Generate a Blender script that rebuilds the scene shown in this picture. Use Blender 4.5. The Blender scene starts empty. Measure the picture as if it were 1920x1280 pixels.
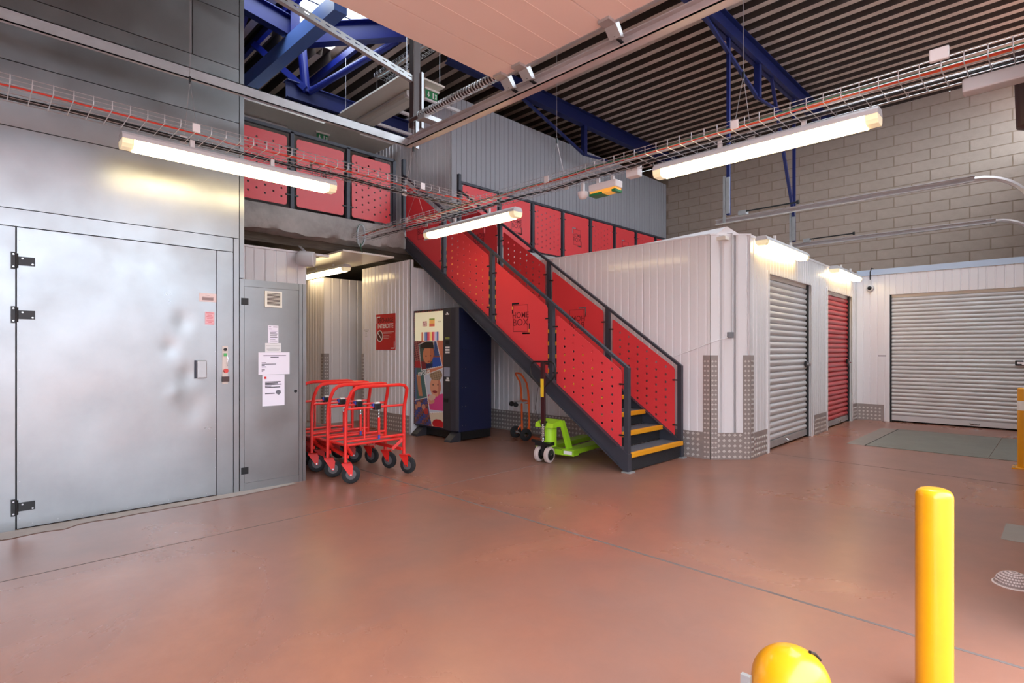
import bpy, bmesh, math, random
from mathutils import Vector, Matrix
random.seed(7)
sc = bpy.context.scene
COL = sc.collection
# ------------------------------------------------------------------ camera
cam = bpy.data.cameras.new('camera'); cam.sensor_width = 36; cam.lens = 36 * 1030 / 1920
cam.shift_y = 16 / 1920; cam.clip_start = .02; cam.clip_end = 200
co = bpy.data.objects.new('camera', cam); COL.objects.link(co)
co.location = (0, 0, 1.26); co.rotation_euler = (math.radians(90), 0, math.radians(-45))
sc.camera = co
# ------------------------------------------------------------------ world, sky, exposure
world = bpy.data.worlds.new('sky'); sc.world = world; world.use_nodes = True
wb = world.node_tree.nodes['Background']
wb.inputs['Color'].default_value = (.80, .90, 1.0, 1); wb.inputs['Strength'].default_value = 9.0
sc.view_settings.view_transform = 'Standard'; sc.view_settings.look = 'None'
sc.view_settings.exposure = -0.08; sc.view_settings.gamma = 1; sc.view_settings.use_curve_mapping = False
TUBE = 9.0          # brightness of the lit fluorescent tubes

# ------------------------------------------------------------------ materials
def lin(c):
    return tuple(((v / 255) / 12.92 if v / 255 <= .04045 else ((v / 255 + .055) / 1.055) ** 2.4) for v in c)
MATS = {}
def mat(name, rgb, rough=.5, metal=0., var=.0, scale=4., rgb2=None, bump=0., bscale=40., emit=0., coat=0., stretch=None, rvar=0., spec=None):
    if name in MATS: return MATS[name]
    m = bpy.data.materials.new(name); m.use_nodes = True; nt = m.node_tree; N = nt.nodes; L = nt.links
    b = N['Principled BSDF']; c = lin(rgb)
    b.inputs['Base Color'].default_value = (*c, 1); b.inputs['Roughness'].default_value = rough; b.inputs['Metallic'].default_value = metal
    if coat: b.inputs['Coat Weight'].default_value = coat; b.inputs['Coat Roughness'].default_value = .08
    if spec is not None: b.inputs['Specular IOR Level'].default_value = spec
    if var or bump or rvar or rgb2:
        tc = N.new('ShaderNodeTexCoord'); mp = N.new('ShaderNodeMapping'); L.new(tc.outputs['Object'], mp.inputs['Vector'])
        if stretch: mp.inputs['Scale'].default_value = stretch
    if var or rgb2:
        nz = N.new('ShaderNodeTexNoise'); nz.inputs['Scale'].default_value = scale; nz.inputs['Detail'].default_value = 6; nz.inputs['Roughness'].default_value = .6
        L.new(mp.outputs['Vector'], nz.inputs['Vector'])
        r = N.new('ShaderNodeValToRGB'); r.color_ramp.elements[0].position = .3; r.color_ramp.elements[1].position = .7
        c2 = lin(rgb2) if rgb2 else tuple(v * (1 - var) for v in c)
        r.color_ramp.elements[0].color = (*c2, 1); r.color_ramp.elements[1].color = (*(c if rgb2 else tuple(min(1, v * (1 + var * .6)) for v in c)), 1)
        L.new(nz.outputs['Fac'], r.inputs['Fac']); L.new(r.outputs['Color'], b.inputs['Base Color'])
    if rvar:
        n3 = N.new('ShaderNodeTexNoise'); n3.inputs['Scale'].default_value = scale * 1.7; n3.inputs['Detail'].default_value = 5
        L.new(mp.outputs['Vector'], n3.inputs['Vector'])
        mr = N.new('ShaderNodeMapRange'); mr.inputs['From Min'].default_value = .3; mr.inputs['From Max'].default_value = .7
        mr.inputs['To Min'].default_value = max(.03, rough - rvar); mr.inputs['To Max'].default_value = rough + rvar
        L.new(n3.outputs['Fac'], mr.inputs['Value']); L.new(mr.outputs['Result'], b.inputs['Roughness'])
    if bump:
        n2 = N.new('ShaderNodeTexNoise'); n2.inputs['Scale'].default_value = bscale; n2.inputs['Detail'].default_value = 4
        L.new(mp.outputs['Vector'], n2.inputs['Vector'])
        bp = N.new('ShaderNodeBump'); bp.inputs['Strength'].default_value = bump; bp.inputs['Distance'].default_value = .02
        L.new(n2.outputs['Fac'], bp.inputs['Height']); L.new(bp.outputs['Normal'], b.inputs['Normal'])
    if emit:
        b.inputs['Emission Color'].default_value = (*c, 1); b.inputs['Emission Strength'].default_value = emit
    MATS[name] = m
    return m
def floor_mat():
    m = bpy.data.materials.new('stained_concrete'); m.use_nodes = True; N = m.node_tree.nodes; L = m.node_tree.links; b = N['Principled BSDF']
    tc = N.new('ShaderNodeTexCoord')
    def noise(s, d, rough=.6, sc_=(1, 1, 1)):
        mp = N.new('ShaderNodeMapping'); mp.inputs['Scale'].default_value = sc_; L.new(tc.outputs['Object'], mp.inputs['Vector'])
        n = N.new('ShaderNodeTexNoise'); n.inputs['Scale'].default_value = s; n.inputs['Detail'].default_value = d; n.inputs['Roughness'].default_value = rough
        n.inputs['Distortion'].default_value = .4; L.new(mp.outputs['Vector'], n.inputs['Vector']); return n
    a = noise(.55, 7); r = N.new('ShaderNodeValToRGB'); L.new(a.outputs['Fac'], r.inputs['Fac'])
    e = r.color_ramp.elements; e[0].position = .34; e[0].color = (*lin((138, 102, 90)), 1); e[1].position = .68; e[1].color = (*lin((164, 110, 86)), 1)
    x = e.new(.52); x.color = (*lin((150, 102, 84)), 1)
    f = noise(5, 10, .75); mx = N.new('ShaderNodeMixRGB'); mx.blend_type = 'OVERLAY'; mx.inputs['Fac'].default_value = .16
    L.new(r.outputs['Color'], mx.inputs['Color1']); L.new(f.outputs['Fac'], mx.inputs['Color2'])
    g = noise(1.3, 8, .7, (1, 2.4, 1)); r2 = N.new('ShaderNodeValToRGB'); L.new(g.outputs['Fac'], r2.inputs['Fac'])
    r2.color_ramp.elements[0].position = .60; r2.color_ramp.elements[1].position = .78
    r2.color_ramp.elements[0].color = (0, 0, 0, 1); r2.color_ramp.elements[1].color = (.22, .22, .22, 1)
    m2 = N.new('ShaderNodeMixRGB'); L.new(r2.outputs['Color'], m2.inputs['Fac']); L.new(mx.outputs['Color'], m2.inputs['Color1'])
    m2.inputs['Color2'].default_value = (*lin((150, 118, 108)), 1); L.new(m2.outputs['Color'], b.inputs['Base Color'])
    mr = N.new('ShaderNodeMapRange'); L.new(a.outputs['Fac'], mr.inputs['Value'])
    mr.inputs['From Min'].default_value = .3; mr.inputs['From Max'].default_value = .7; mr.inputs['To Min'].default_value = .34; mr.inputs['To Max'].default_value = .24
    L.new(mr.outputs['Result'], b.inputs['Roughness'])
    bp = N.new('ShaderNodeBump'); bp.inputs['Strength'].default_value = .008; bp.inputs['Distance'].default_value = .01
    L.new(f.outputs['Fac'], bp.inputs['Height']); L.new(bp.outputs['Normal'], b.inputs['Normal'])
    return m
def print_mat(name, rough=.35):
    m = bpy.data.materials.new(name); m.use_nodes = True; N = m.node_tree.nodes; L = m.node_tree.links; b = N['Principled BSDF']
    a = N.new('ShaderNodeVertexColor'); a.layer_name = 'print'; L.new(a.outputs['Color'], b.inputs['Base Color']); b.inputs['Roughness'].default_value = rough
    return m

M_floor = floor_mat()
M_galv = mat('galvanised_sheet', (166, 170, 172), .34, .9, var=.14, scale=1.6, rvar=.07)
M_galv2 = mat('galvanised_profile', (184, 186, 188), .4, .5, var=.12, scale=6)
M_track = mat('door_track_steel', (206, 198, 198), .32, .35, var=.08, scale=5)
M_white = mat('white_lacquered_cladding', (240, 235, 237), .2, 0, coat=.4)
M_greyclad = mat('grey_lacquered_cladding', (176, 175, 182), .32, 0, coat=.2)
M_cream = mat('cream_ceiling_panel', (242, 235, 224), .3, 0, coat=.2)
M_red = mat('red_lacquered_panel', (228, 64, 70), .36, 0)
M_redslat = mat('red_roller_slat', (206, 52, 62), .35)
M_slat = mat('white_roller_slat', (214, 211, 212), .3, coat=.2)
M_dark = mat('anthracite_steel', (62, 63, 73), .45, .2)
M_black = mat('black_plastic', (22, 22, 24), .45)
M_rubber = mat('black_rubber', (34, 34, 36), .8)
M_nose = mat('yellow_step_nosing', (232, 156, 16), .6, bump=.3, bscale=120)
M_grit = mat('black_grating', (38, 38, 42), .8, bump=.6, bscale=130)
M_tread = mat('grey_tread_grit', (92, 92, 100), .8, bump=.5, bscale=120)
M_yel = mat('yellow_powder_coat', (232, 160, 12), .3, 0, var=.1, scale=3, coat=.3)
M_navy = mat('navy_lacquer', (27, 33, 62), .38)
M_anth = mat('charcoal_panel', (52, 50, 56), .45)
M_lime = mat('lime_green_paint', (166, 214, 42), .4)
M_cart = mat('red_tube_paint', (226, 42, 36), .35, coat=.2)
M_orange = mat('orange_paint', (242, 104, 44), .4)
M_blue = mat('blue_steel_paint', (16, 30, 114), .4, var=.1, scale=2)
M_dblue = mat('dark_blue_steel_paint', (24, 34, 92), .45)
M_deck = mat('roof_deck_steel', (206, 182, 168), .4, .25, var=.14, scale=2)
M_trough = mat('shade_dark_deck_trough', (74, 62, 56), .8, var=.15, scale=3)  # shade between the deck ribs, put into the colour of webs and recesses
M_block = mat('concrete_block', (190, 172, 158), .9, var=.1, scale=5, bump=.15, bscale=60)
M_mortar = mat('mortar', (166, 146, 128), .95, var=.1, scale=9)
M_conc = mat('rough_concrete', (190, 186, 182), .9, rgb2=(150, 146, 142), scale=3, bump=.5, bscale=9)
M_dconc = mat('board_marked_concrete', (120, 112, 100), .95, rgb2=(84, 78, 70), scale=3, stretch=(1, 1, 14), bump=.4, bscale=12)
M_checker = mat('tread_plate', (172, 160, 156), .42, .35, var=.1, scale=5)
M_loz = mat('tread_plate_ridge', (226, 220, 216), .3, .35)  # paler than the plate: light catching the ridges is put into the colour
M_chrome = mat('chrome', (200, 200, 204), .18, 1)
M_paper = mat('white_paper', (232, 226, 236), .7)
M_ink = mat('dark_ink', (70, 66, 74), .8)
M_plastic = mat('white_plastic', (226, 222, 222), .35)
M_lampbody = mat('grey_polycarbonate', (206, 204, 206), .3)
M_tube = mat('lit_tube', (255, 228, 172), .4, emit=TUBE)
M_lens = mat('warm_end_lens', (250, 232, 190), .3, emit=.45)
M_wire = mat('zinc_wire', (206, 206, 208), .35, .7)
M_cred = mat('red_cable', (214, 62, 44), .5); M_cor = mat('orange_cable', (240, 110, 50), .5); M_cgr = mat('green_cable', (60, 110, 84), .5); M_cbl = mat('black_cable', (26, 26, 28), .5); M_cwh = mat('white_cable', (200, 214, 220), .5)
M_brown = mat('rust_brown_steel', (72, 50, 48), .45)
M_signred = mat('red_sign_print', (206, 30, 32), .4); M_signwhite = mat('sign_white', (240, 236, 232), .5); M_signdark = mat('sign_dark_red', (96, 14, 18), .5)
M_logo = mat('logo_dark_red', (126, 30, 40), .5)
M_exit = mat('green_exit_print', (32, 128, 74), .4)
M_sticker = mat('pale_sticker', (226, 206, 204), .6); M_pinkst = mat('pink_sticker', (232, 180, 186), .6)
M_plate = mat('green_grey_steel_plate', (128, 128, 120), .5, .3, var=.12, scale=3, bump=.15, bscale=50)
M_patch = mat('grey_concrete_patch', (142, 132, 124), .6, var=.1, scale=4)
M_joint = mat('joint_filler', (128, 112, 106), .8, rgb2=(92, 82, 80), scale=3)
M_sillc = mat('bare_sill_concrete', (176, 166, 160), .85, var=.1, scale=6)
M_asph = mat('forecourt_paving', (190, 140, 122), .9, var=.15, scale=3)
M_plain = mat('plain_render', (206, 198, 192), .8)
M_amber = mat('amber_print', (240, 170, 70), .4, emit=.5)
M_lcd = mat('green_display', (140, 150, 70), .4)
M_grout = mat('dark_gap', (16, 16, 18), .9)
M_tan = mat('worn_caster_tyre', (196, 176, 170), .6)

# ------------------------------------------------------------------ mesh helpers
W = {}
class Fr:
    def __init__(s, o, ex, ey):
        s.o = Vector(o); s.x = Vector(ex).normalized(); s.y = Vector(ey).normalized(); s.n = s.x.cross(s.y)
    def __call__(s, a, b, c=0): return s.o + s.x * a + s.y * b + s.n * c
class MB:
    def __init__(s): s.v = []; s.f = []
    def add(s, vs, fs):
        k = len(s.v); s.v += [tuple(p) for p in vs]; s.f += [tuple(i + k for i in f) for f in fs]; return s
    def box(s, x0, x1, y0, y1, z0, z1):
        return s.add([(x, y, z) for z in (z0, z1) for y in (y0, y1) for x in (x0, x1)],
                     [(0, 2, 3, 1), (4, 5, 7, 6), (0, 1, 5, 4), (2, 6, 7, 3), (0, 4, 6, 2), (1, 3, 7, 5)])
    def fbox(s, fr, a0, a1, b0, b1, c0, c1):
        return s.prism(fr, [(a0, b0), (a1, b0), (a1, b1), (a0, b1)], c0, c1)
    def prism(s, fr, poly, c0, c1):
        n = len(poly)
        vs = [fr(a, b, c0) for a, b in poly] + [fr(a, b, c1) for a, b in poly]
        return s.add(vs, [tuple(range(n))[::-1], tuple(range(n, 2 * n))] + [(i, (i + 1) % n, n + (i + 1) % n, n + i) for i in range(n)])
    def bar(s, p0, p1, w, h, up=(0, 0, 1)):
        p0 = Vector(p0); p1 = Vector(p1); d = (p1 - p0).normalized(); u = Vector(up)
        if abs(d.dot(u)) > .99: u = Vector((1, 0, 0))
        x = d.cross(u).normalized(); y = x.cross(d)
        fr = Fr(p0, x, y); L = (p1 - p0).length
        sg = 1 if fr.n.dot(d) > 0 else -1
        return s.prism(fr, [(-w / 2, -h / 2), (w / 2, -h / 2), (w / 2, h / 2), (-w / 2, h / 2)], 0, sg * L)
    def ibeam(s, p0, p1, w, h, t=.015, up=(0, 0, 1)):
        p0 = Vector(p0); p1 = Vector(p1); d = (p1 - p0).normalized(); x = d.cross(Vector(up)).normalized(); y = x.cross(d)
        for o, ww, hh in ((y * (h / 2 - t / 2), w, t), (y * (t / 2 - h / 2), w, t), (y * 0, t, h)):
            s.bar(p0 + o, p1 + o, ww, hh, up)
        return s
    def tube(s, pts, r, n=8, closed=False, cap=True):
        P = [Vector(p) for p in pts]; m = len(P); rings = []; last = None
        for i, p in enumerate(P):
            if closed: d = (P[(i + 1) % m] - P[i - 1])
            else: d = (P[min(i + 1, m - 1)] - P[max(i - 1, 0)])
            d.normalize()
            if last is None:
                x = d.cross(Vector((0, 0, 1)))
                if x.length < .1: x = d.cross(Vector((1, 0, 0)))
            else: x = last - d * last.dot(d)
            x.normalize(); y = d.cross(x); last = x
            rr = r[i] if isinstance(r, (list, tuple)) else r
            rings.append([p + (x * math.cos(2 * math.pi * k / n) + y * math.sin(2 * math.pi * k / n)) * rr for k in range(n)])
        vs = [q for R in rings for q in R]; fs = []
        for i in range(m if closed else m - 1):
            j = (i + 1) % m
            for k in range(n): fs.append((i * n + k, i * n + (k + 1) % n, j * n + (k + 1) % n, j * n + k))
        if cap and not closed: fs += [tuple(range(n))[::-1], tuple(range((m - 1) * n, m * n))]
        return s.add(vs, fs)
    def cyl(s, p0, p1, r, n=16): return s.tube([p0, p1], r, n)
    def lathe(s, c, axis, prof, n=20):
        c = Vector(c); a = Vector(axis).normalized(); x = a.cross(Vector((0, 0, 1)))
        if x.length < .1: x = a.cross(Vector((1, 0, 0)))
        x.normalize(); y = a.cross(x); vs = []
        for r, h in prof:
            vs += [c + a * h + (x * math.cos(2 * math.pi * k / n) + y * math.sin(2 * math.pi * k / n)) * r for k in range(n)]
        fs = []
        for i in range(len(prof) - 1):
            for k in range(n): fs.append((i * n + k, i * n + (k + 1) % n, (i + 1) * n + (k + 1) % n, (i + 1) * n + k))
        fs += [tuple(range(n))[::-1], tuple(range((len(prof) - 1) * n, len(prof) * n))]
        return s.add(vs, fs)
    def build(s, name, m, parent=None, smooth=False, bevel=0):
        xs, ys, zs = zip(*s.v)
        c = Vector(((min(xs) + max(xs)) / 2, (min(ys) + max(ys)) / 2, min(zs)))
        me = bpy.data.meshes.new(name); me.from_pydata([(x - c.x, y - c.y, z - c.z) for x, y, z in s.v], [], s.f); me.update()
        bm = bmesh.new(); bm.from_mesh(me); bmesh.ops.recalc_face_normals(bm, faces=bm.faces); bm.to_mesh(me); bm.free()
        me.materials.append(m)
        if smooth: me.shade_smooth() if not bevel else None
        return link(name, me, c, parent, smooth, bevel)
def link(name, me, c, parent=None, smooth=False, bevel=0):
    o = bpy.data.objects.new(name, me); COL.objects.link(o); o.location = c; W[o] = Matrix.Translation(c)
    if parent: o.parent = parent; o.matrix_parent_inverse = W[parent].inverted()
    if smooth:
        try: me.set_sharp_from_angle(angle=math.radians(40))
        except Exception: pass
    if bevel:
        b = o.modifiers.new('edge', 'BEVEL'); b.width = bevel; b.segments = 2; b.limit_method = 'ANGLE'
    return o
def share(src, name, dv, parent):
    """a copy of a piece, sharing its mesh"""
    o = src.copy(); o.name = name; COL.objects.link(o)
    o.location = W[src].translation + Vector(dv); W[o] = Matrix.Translation(o.location)
    o.parent = parent; o.matrix_parent_inverse = W[parent].inverted()
    return o
def empty(name, loc=(0, 0, 0)):
    o = bpy.data.objects.new(name, None); o.empty_display_size = .1; COL.objects.link(o); o.location = loc; W[o] = Matrix.Translation(loc); return o
def tag(o, label, cat, group=None, kind=None):
    o['label'] = label; o['category'] = cat
    if group: o['group'] = group
    if kind: o['kind'] = kind
    return o
def thing(name, label, cat, loc=(0, 0, 0), group=None, kind=None): return tag(empty(name, loc), label, cat, group, kind)
def copy_tree(o, loc, rz, label, group=None):
    r = o.copy(); COL.objects.link(r); r.location = loc; r.rotation_euler = (0, 0, rz); r['label'] = label
    if group: r['group'] = group
    for ch in list(o.children):
        c = ch.copy(); COL.objects.link(c); c.parent = r
        c.matrix_parent_inverse = ch.matrix_parent_inverse.copy()
        for g in list(ch.children):
            d = g.copy(); COL.objects.link(d); d.parent = c; d.matrix_parent_inverse = g.matrix_parent_inverse.copy()
    return r
def text(txt, size, fr, name, m, parent, sx=1., depth=.002, align='LEFT', offset=0., a=0, b=0, rot=0):
    cu = bpy.data.curves.new('t', 'FONT'); cu.body = txt; cu.size = size; cu.extrude = depth / 2; cu.align_x = align; cu.offset = offset
    o = bpy.data.objects.new('t', cu); me = bpy.data.meshes.new_from_object(o); bpy.data.objects.remove(o)
    mb = MB(); ca, sa = math.cos(rot), math.sin(rot)
    mb.v = [tuple(fr(a + sx * v.co.x * ca - v.co.y * sa, b + sx * v.co.x * sa + v.co.y * ca, v.co.z + depth / 2)) for v in me.vertices]
    mb.f = [tuple(p.vertices) for p in me.polygons]
    return mb.build(name, m, parent)
def holed(fr, outer, holes, th, name, m, parent):
    """a sheet with real holes cut through it"""
    cu = bpy.data.curves.new('p', 'CURVE'); cu.dimensions = '2D'; cu.fill_mode = 'BOTH'; cu.extrude = th / 2
    for poly in [outer] + holes:
        sp = cu.splines.new('POLY'); sp.points.add(len(poly) - 1); sp.use_cyclic_u = True
        for p, q in zip(sp.points, poly): p.co = (q[0], q[1], 0, 1)
    o = bpy.data.objects.new('p', cu); me = bpy.data.meshes.new_from_object(o); bpy.data.objects.remove(o)
    mb = MB(); mb.v = [tuple(fr(*v.co)) for v in me.vertices]; mb.f = [tuple(p.vertices) for p in me.polygons]
    return mb.build(name, m, parent)
def circ(a, b, r, n=10): return [(a + r * math.cos(2 * math.pi * k / n), b + r * math.sin(2 * math.pi * k / n)) for k in range(n)]
def rounded(poly, r, n=4):
    out = []; m = len(poly)
    for i in range(m):
        p = Vector(poly[i]); a = (Vector(poly[i - 1]) - p).normalized(); b = (Vector(poly[(i + 1) % m]) - p).normalized()
        for k in range(n + 1):
            t = k / n; q = (p + a * r) * (1 - t) ** 2 + p * 2 * t * (1 - t) + (p + b * r) * t * t; out.append((q.x, q.y))
    return out
def sheet(fr, w, h, nx, ny, fn, name, m, parent, curve=None):
    """flat print: a fine grid, one colour a cell corner, fn(u, v) -> sRGB"""
    mb = MB(); cols = []
    for j in range(ny + 1):
        for i in range(nx + 1):
            u, v = i / nx, j / ny; mb.v.append(tuple(fr(u * w, v * h, curve(u) if curve else 0))); cols.append(lin(fn(u, v)))
    mb.f = [(j * (nx + 1) + i, j * (nx + 1) + i + 1, (j + 1) * (nx + 1) + i + 1, (j + 1) * (nx + 1) + i) for j in range(ny) for i in range(nx)]
    o = mb.build(name, m, parent)
    at = o.data.attributes.new('print', 'FLOAT_COLOR', 'POINT')
    for k, c in enumerate(cols): at.data[k].color = (*c, 1)
    return o
Z = (0, 0, 1)
def fr_left(y): return Fr((0, y, 0), (1, 0, 0), Z)          # faces -Y, a = world X, b = z
def fr_x(x): return Fr((x, 0, 0), (0, -1, 0), Z)            # faces -X, a = -world Y, b = z

def clad(parent, fr, length, z0, z1, m, pitch=.105, width=1.05, depth=.008, name='cladding_panel', groove=.22):
    """profiled sheets side by side on a wall; fr faces outwards, a runs along the wall"""
    a = 0
    while a < length - .02:
        e = min(a + width, length); mb = MB(); pr = [(a + .002, 0)]; x = a
        while x < e - .01:
            g0 = min(x + pitch * (1 - groove), e - .002); g1 = min(x + pitch * (1 - groove * .72), e - .002); g2 = min(x + pitch * (1 - groove * .28), e - .002); g3 = min(x + pitch, e - .002)
            pr += [(g0, 0), (g1, -depth), (g2, -depth), (g3, 0)]; x += pitch
        n = len(pr)
        mb.add([fr(p, z0, c) for p, c in pr] + [fr(p, z1, c) for p, c in pr], [(i, i + 1, n + i + 1, n + i) for i in range(n - 1)])
        mb.build(name, m, parent)
        a = e
def tread_plate(parent, fr, a0, a1, b0, b1, c=.004, pitch=.062):
    mb = MB().fbox(fr, a0, a1, b0, b1, 0, c); o = mb.build('tread_plate', M_checker, parent)
    lz = MB(); j = 0; b = b0 + pitch * .55
    while b < b1 - .02:
        a = a0 + pitch * .55
        i = 0
        while a < a1 - .015:
            s = 1 if (i + j) % 2 == 0 else 1
            u = .021; t = .018
            lz.prism(fr, [(a - u, b + t * .1), (a - u * .15, b - t), (a + u, b - t * .1), (a + u * .15, b + t)], c, c + .003)
            a += pitch; i += 1
        b += pitch; j += 1
    if lz.v:
        q = lz.build('raised_ridges', M_loz, o); q['kind'] = 'stuff'
    return o

# ================================================================== THE SETTING
ROOF = 6.6
# floor
fl = tag(MB().box(-3.6, 14.6, -.3, 15.2, -.12, 0).build('floor', M_floor), 'reddish brown polished concrete floor of the hall', 'floor', kind='structure')
jm = MB().box(2.961, 2.979, -.3, 7.2, 0, .0012).build('floor_joint', M_joint, fl)
MB().box(-3.5, 4.8, 4.07, 4.078, 0, .0012).build('floor_joint', M_joint, fl)
MB().box(6.963, 6.977, -.2, 2.5, 0, .0012).build('floor_joint', M_joint, fl)
s = MB(); top = [(-3.4, 5.16)]; 
import itertools
edge = []
for i in range(60):
    x = -3.4 + i * 5.62 / 59; edge.append((x, 5.02 - (.05 if x < .6 else 0) + .018 * math.sin(i * 2.1) * (1 if x < .8 else .2) + .1 * max(0, x - 1.75) * 1.6))
vs = [(x, y, .003) for x, y in edge] + [(x, 5.165, .003) for x, _ in edge]
s.add(vs, [(i, i + 1, 61 + i, 60 + i) for i in range(59)]); s.build('sill_strip', M_sillc, fl)
MB().box(8.42, 10.5, 1.84, 2.05, .0, .0015).build('grey_patch', M_patch, fl)
MB().box(4.9, 5.37, -.2, .285, 0, .0015).build('grey_patch', M_patch, fl)
ap = tag(MB().box(-25, 30, -30, -.3, -.14, -.02).build('forecourt', M_asph), 'reddish paved forecourt outside the open gateway', 'ground', kind='structure')

ob = thing('added_building_opposite', 'unseen pale grey building added across the forecourt to cut daylight', 'building', (0, -14, 0), kind='structure')  # out of view; added and sized to hold back sky light at the gateway
MB().box(-25, 30, -15, -12, -.02, 5.4).build('facade', mat('pale_grey_render', (196, 204, 212), .9), ob)
# roof deck with a skylight
rf = thing('ceiling', 'ribbed steel roof deck with a skylight over the mezzanine', 'ceiling', (5, 7, ROOF), kind='structure')
SKY = (3.6, 4.8, 7.3, 9.5)
SKYLIGHTS = [SKY, (2.4, 3.6, 7.3, 8.4), (4.8, 9.6, .25, 2.1)]  # last opening is out of view, added to light the upper hall
def deck(x0, x1, y0, y1):
    mb = MB(); pr = []; x = x0
    while x < x1 - .001:
        for q, z in ((0, 0), (.115, 0), (.14, .17), (.275, .17), (.3, 0)):
            if x + q <= x1 + .001: pr.append((min(x + q, x1), z))
        x += .3
    n = len(pr); mb.add([(a, y0, ROOF + z) for a, z in pr] + [(a, y1, ROOF + z) for a, z in pr], [(i, n + i, n + i + 1, i + 1) for i in range(n - 1)])
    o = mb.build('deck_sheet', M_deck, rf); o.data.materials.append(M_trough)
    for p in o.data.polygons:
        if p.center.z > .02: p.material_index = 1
    MB().box(x0 - (.2 if x0 < -3.5 else 0), x1 + (.3 if x1 > 14.3 else 0), y0 - (.1 if y0 < 0 else 0), y1 + (.2 if y1 > 15 else 0), ROOF + .18, ROOF + .28).build('roof_insulation', M_plain, rf)
x = -3.6
while x < 14.3:
    e = min(x + 1.2, 14.4); y = -.3
    for a, b, c, d in sorted([q for q in SKYLIGHTS if e > q[0] + .01 and x < q[1] - .01], key=lambda q: q[2]):
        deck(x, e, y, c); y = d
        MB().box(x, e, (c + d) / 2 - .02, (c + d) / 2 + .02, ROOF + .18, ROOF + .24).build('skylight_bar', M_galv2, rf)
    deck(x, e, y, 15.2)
    x = e

# concrete block wall: every block a piece
XB = 14.4
wb_ = thing('wall_right', 'concrete block wall rising behind the storage units', 'wall', (XB, 4, 0), kind='structure')
MB().box(XB + .006, XB + .25, -.3, 15.2, 0, ROOF).build('mortar_bed', M_mortar, wb_)
bl = None; ph, pl = .224, .64
for j in range(19):
    z = 2.36 + j * ph
    y = .35 - (pl / 2 if j % 2 else 0)
    while y < 8.0:
        if bl is None:
            bl = MB().box(XB, XB + .06, y + .012, y + pl - .012, z + .010, z + ph - .010).build('block', M_block, wb_, bevel=0); first = (y, z)
        else:
            share(bl, 'block', (random.uniform(-.002, .002), y - first[0], z - first[1]), wb_)
        y += pl
# other outer walls
tag(MB().box(-3.9, 14.8, 15.2, 15.4, 0, ROOF + .2).build('wall_back', M_plain), 'plain rendered wall at the far end of the mezzanine', 'wall', kind='structure')
tag(MB().box(-3.9, -3.6, -.3, 15.2, 0, ROOF + .2).build('wall_side', M_plain), 'plain rendered wall beyond the lift shaft', 'wall', kind='structure')
wf = thing('wall_front', 'rendered front wall around the open gateway behind the viewer', 'wall', (5, -.3, 0), kind='structure')
MB().box(3.3, 14.8, -.3, -.06, 0, 5.1).build('wall_pier', M_plain, wf); MB().box(3.3, 4.6, -.3, -.06, 5.1, ROOF).build('wall_pier', M_plain, wf); MB().box(4.6, 14.8, -.3, -.06, 6.3, ROOF).build('wall_pier', M_plain, wf)
wg = thing('added_window_1', 'unseen window band added high in the front wall to let in daylight', 'window', (9.4, -.2, 5.1), kind='structure')  # added out of view to brighten the roof deck and block wall
for k in range(8): MB().box(4.6 + k * 1.22, 4.66 + k * 1.22, -.22, -.14, 5.1, 6.3).build('added_window_frame', M_galv2, wg)
MB().box(-3.9, -3.2, -.3, -.06, 0, ROOF).build('wall_pier', M_plain, wf)
MB().box(-3.2, 3.3, -.3, -.06, 3.5, ROOF).build('wall_lintel', M_plain, wf)

# lift shaft (left)
LY = 5.16
wl = thing('wall_left', 'galvanised sheet metal lift shaft on the left', 'wall', (-1, LY, 0), kind='structure')
MB().box(-3.55, 1.77, LY + .03, 7.1, 0, ROOF - .05).build('shaft_core', M_grout, wl)
g = .006
rows = [(2.247, 2.815), (2.815, 3.27), (3.27, 3.745)]
def lp(x0, x1, z0, z1, name='sheet_panel', d=0.): return MB().box(x0 + g / 2, x1 - g / 2, LY - d, LY + .034, z0 + g / 2, z1 - g / 2).build(name, M_galv, wl)
for z0, z1 in rows: lp(-3.5, 1.737, z0, z1)
for z0, z1 in ((3.745, 4.215), (4.215, 5.2), (5.2, 6.5)): lp(-3.5, 1.365, z0, z1); lp(1.365, 1.737, z0, z1)
lp(-3.5, 1.687, 2.122, 2.247, 'lintel_sheet'); lp(-3.5, .262, 0, 2.122); lp(1.553, 1.687, 0, 2.122, 'jamb_sheet'); lp(1.687, 1.737, 0, 2.247, 'jamb_sheet')
lp(1.737, 1.78, 1.9, 6.5, 'corner_trim', .002)
MB().box(1.737, 1.78, LY + .036, 7.1, 1.9, 6.5).build('side_sheet', M_galv, wl)
# lift door
ld = thing('door_1', 'wide galvanised lift door with black strap hinges', 'door', (.9, LY, 0), kind='structure')
mb = MB(); nx, nz = 64, 100
dents = ((1.33, 1.05, .07, .006), (1.2, 1.28, .06, .005), (1.3, 1.5, .07, .005), (1.36, .78, .1, .006), (1.22, .9, .05, -.004), (.62, .75, .3, .006), (1.0, 1.7, .25, -.006), (1.1, .5, .22, .004))
for j in range(nz + 1):
    for i in range(nx + 1):
        x_ = .268 + 1.28 * i / nx; z_ = .012 + 2.105 * j / nz
        e_ = min(1, min(i, nx - i, j, nz - j) / 5)
        d_ = sum(a * math.exp(-((x_ - cx) ** 2 + ((z_ - cz) * .8) ** 2) / r ** 2) for cx, cz, r, a in dents) + .0012 * math.sin(x_ * 7 + z_ * 3)
        mb.v.append((x_, LY - .004 + d_ * e_, z_))
mb.f = [(j * (nx + 1) + i, j * (nx + 1) + i + 1, (j + 1) * (nx + 1) + i + 1, (j + 1) * (nx + 1) + i) for j in range(nz) for i in range(nx)]
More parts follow.
